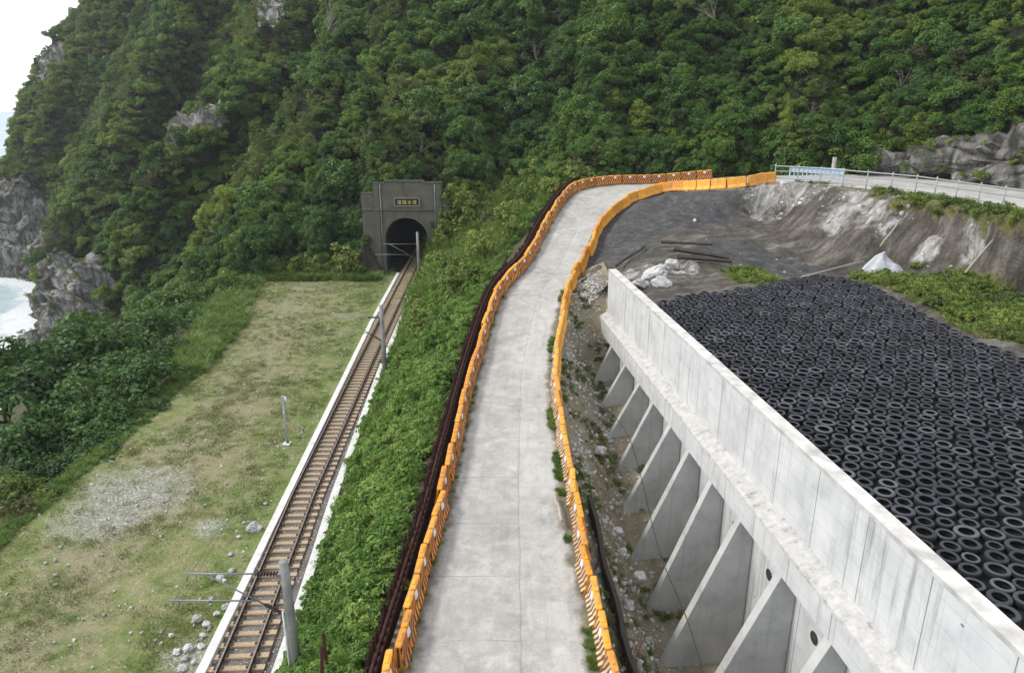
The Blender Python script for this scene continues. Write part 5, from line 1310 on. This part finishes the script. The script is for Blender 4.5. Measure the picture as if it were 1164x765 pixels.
# tarp, timbers, poles, dry bushes
TG = []
for a_ in np.linspace(0, 2 * math.pi, 41):
    row = []
    for r_ in np.linspace(0, 1, 12):
        fold = 0.16 * abs(math.sin(a_ * 3.5 + 1.3 * math.sin(a_ * 2))) * r_ ** 0.6
        z = 0.95 * (1 - r_ ** 1.7) * (1 + 0.25 * math.cos(a_ - 2.6)) + 0.10 * fbm((math.cos(a_) * r_ * 2, math.sin(a_) * r_ * 2, 3), 1.3, 4) * (r_ > 0)
        row.append((math.cos(a_) * r_ * (1.25 - fold) + 0.25 * r_, math.sin(a_) * r_ * (0.85 - fold), max(-0.15, z - fold * 0.5)))
    TG.append(row)
TG[-1] = TG[0]
tq = sheet('white_tarp', TG, M['tarp'], smooth=False); me = tq.data; bpy.data.objects.remove(tq)
o = link('white_tarp', me, M['tarp']); me.materials.clear(); me.materials.append(M['tarp']); o.scale = (1.12, 1.05, 1.1); o.location = at(1000, 309, 8.6); o.rotation_euler = (0.05, 0.1, -0.3); tag(o, 'crumpled white tarp heaped at the far edge of the tyres', 'tarp')
def beam(name, a_, e_, r_, mat, label, cat, round_=True, group=None):
    b = MB(); n = 6; a_ = Vector(a_); e_ = Vector(e_)
    b.tube([a_.lerp(e_, s_) + Vector((rnd.gauss(0, r_ * 0.3), rnd.gauss(0, r_ * 0.3), 0)) for s_ in np.linspace(0, 1, n)], [r_ * (1.1 - 0.3 * s_) for s_ in np.linspace(0, 1, n)], 8 if round_ else 4)
    return tag(b.build(name, mat, None, round_), label, cat, group)
beam('timber_beam', at(766, 283, 9.5), at(829, 293, 9.2), 0.15, M['timber'], 'upper dark timber lying across the netted mound', 'timber', False)
beam('timber_beam', at(770, 292, 9.3), at(832, 297, 9.1), 0.14, M['timber'], 'lower dark timber lying across the netted mound', 'timber', False)
beam('timber_beam', at(752, 275, 9.7), at(810, 278, 9.6), 0.10, M['timber'], 'thin dark timber higher up the netted mound', 'timber', False)
beam('timber_beam', at(700, 302, 8.6), at(733, 280, 9.2), 0.09, M['timber'], 'dark pole running uphill beyond the far wall end', 'timber')
beam('bamboo_pole', at(1001, 280, 9.9), at(1024, 249, 11.5), 0.06, M['bamboo'], 'straight pale pole leaning on the rock bank', 'pole')
beam('bamboo_pole', at(1097, 310, 9.8), at(1128, 273, 11.3), 0.045, M['bamboo'], 'bent pale branch leaning on the bank at the right', 'branch')
beam('bamboo_pole', at(911, 315, 8.9), at(981, 297, 9.3), 0.05, M['bamboo'], 'long thin branch lying on the far edge of the tyres', 'branch')
beam('bamboo_pole', at(945, 214, 12.3), at(955, 228, 11.8), 0.05, M['bamboo'], 'short pale stick on the grass below the guard rail', 'stick')
beam('wood_plank', at(631, 562, 4.25), at(639, 592, 4.1), 0.09, M['bamboo'], 'pale plank lying along the right edge of the ramp', 'plank', False)
dry = [blades('foliage', M['drybrush'], 70 + k, 110, 0.8, 0.35, 0.012, 0.9) for k in range(2)]
for k, (px, py, z, s_, lb) in enumerate([(664, 628, 3.0, 0.7, 'upper reddish-brown dry bush between the barriers and the wall'), (668, 652, 2.8, 0.75, 'lower reddish-brown dry bush between the barriers and the wall'), (712, 752, 2.2, 0.9, 'straw-coloured dry bush at the bottom edge by the ditch wall'), (700, 690, 2.5, 0.4, 'small dry tuft beside the ditch wall')]):
    o = link('dry_bush', dry[k % 2]); o.location = at(px, py, z); o.scale = (s_, s_, s_); tag(o, lb, 'dry bush')

# ------------------------------------------------------------------ sea air
if HAZE:
    bm = bmesh.new(); bmesh.ops.create_cube(bm, size=1); me = bpy.data.meshes.new('haze'); bm.to_mesh(me); bm.free()
    hz = link('haze', me); hz.scale = (760, 700, 250); hz.location = (0, 230, SEA_Z - 1 + 125)
    hm = bpy.data.materials.new('sea_haze'); hm.use_nodes = True; hn = hm.node_tree.nodes; hn.remove(hn['Principled BSDF'])
    pv = hn.new('ShaderNodeVolumePrincipled'); pv.inputs['Color'].default_value = (0.86, 0.92, 1.0, 1); pv.inputs['Density'].default_value = HAZE; pv.inputs['Anisotropy'].default_value = 0.2
    hm.node_tree.links.new(pv.outputs[0], hn['Material Output'].inputs['Volume']); me.materials.append(hm)
    tag(hz, kind='stuff')
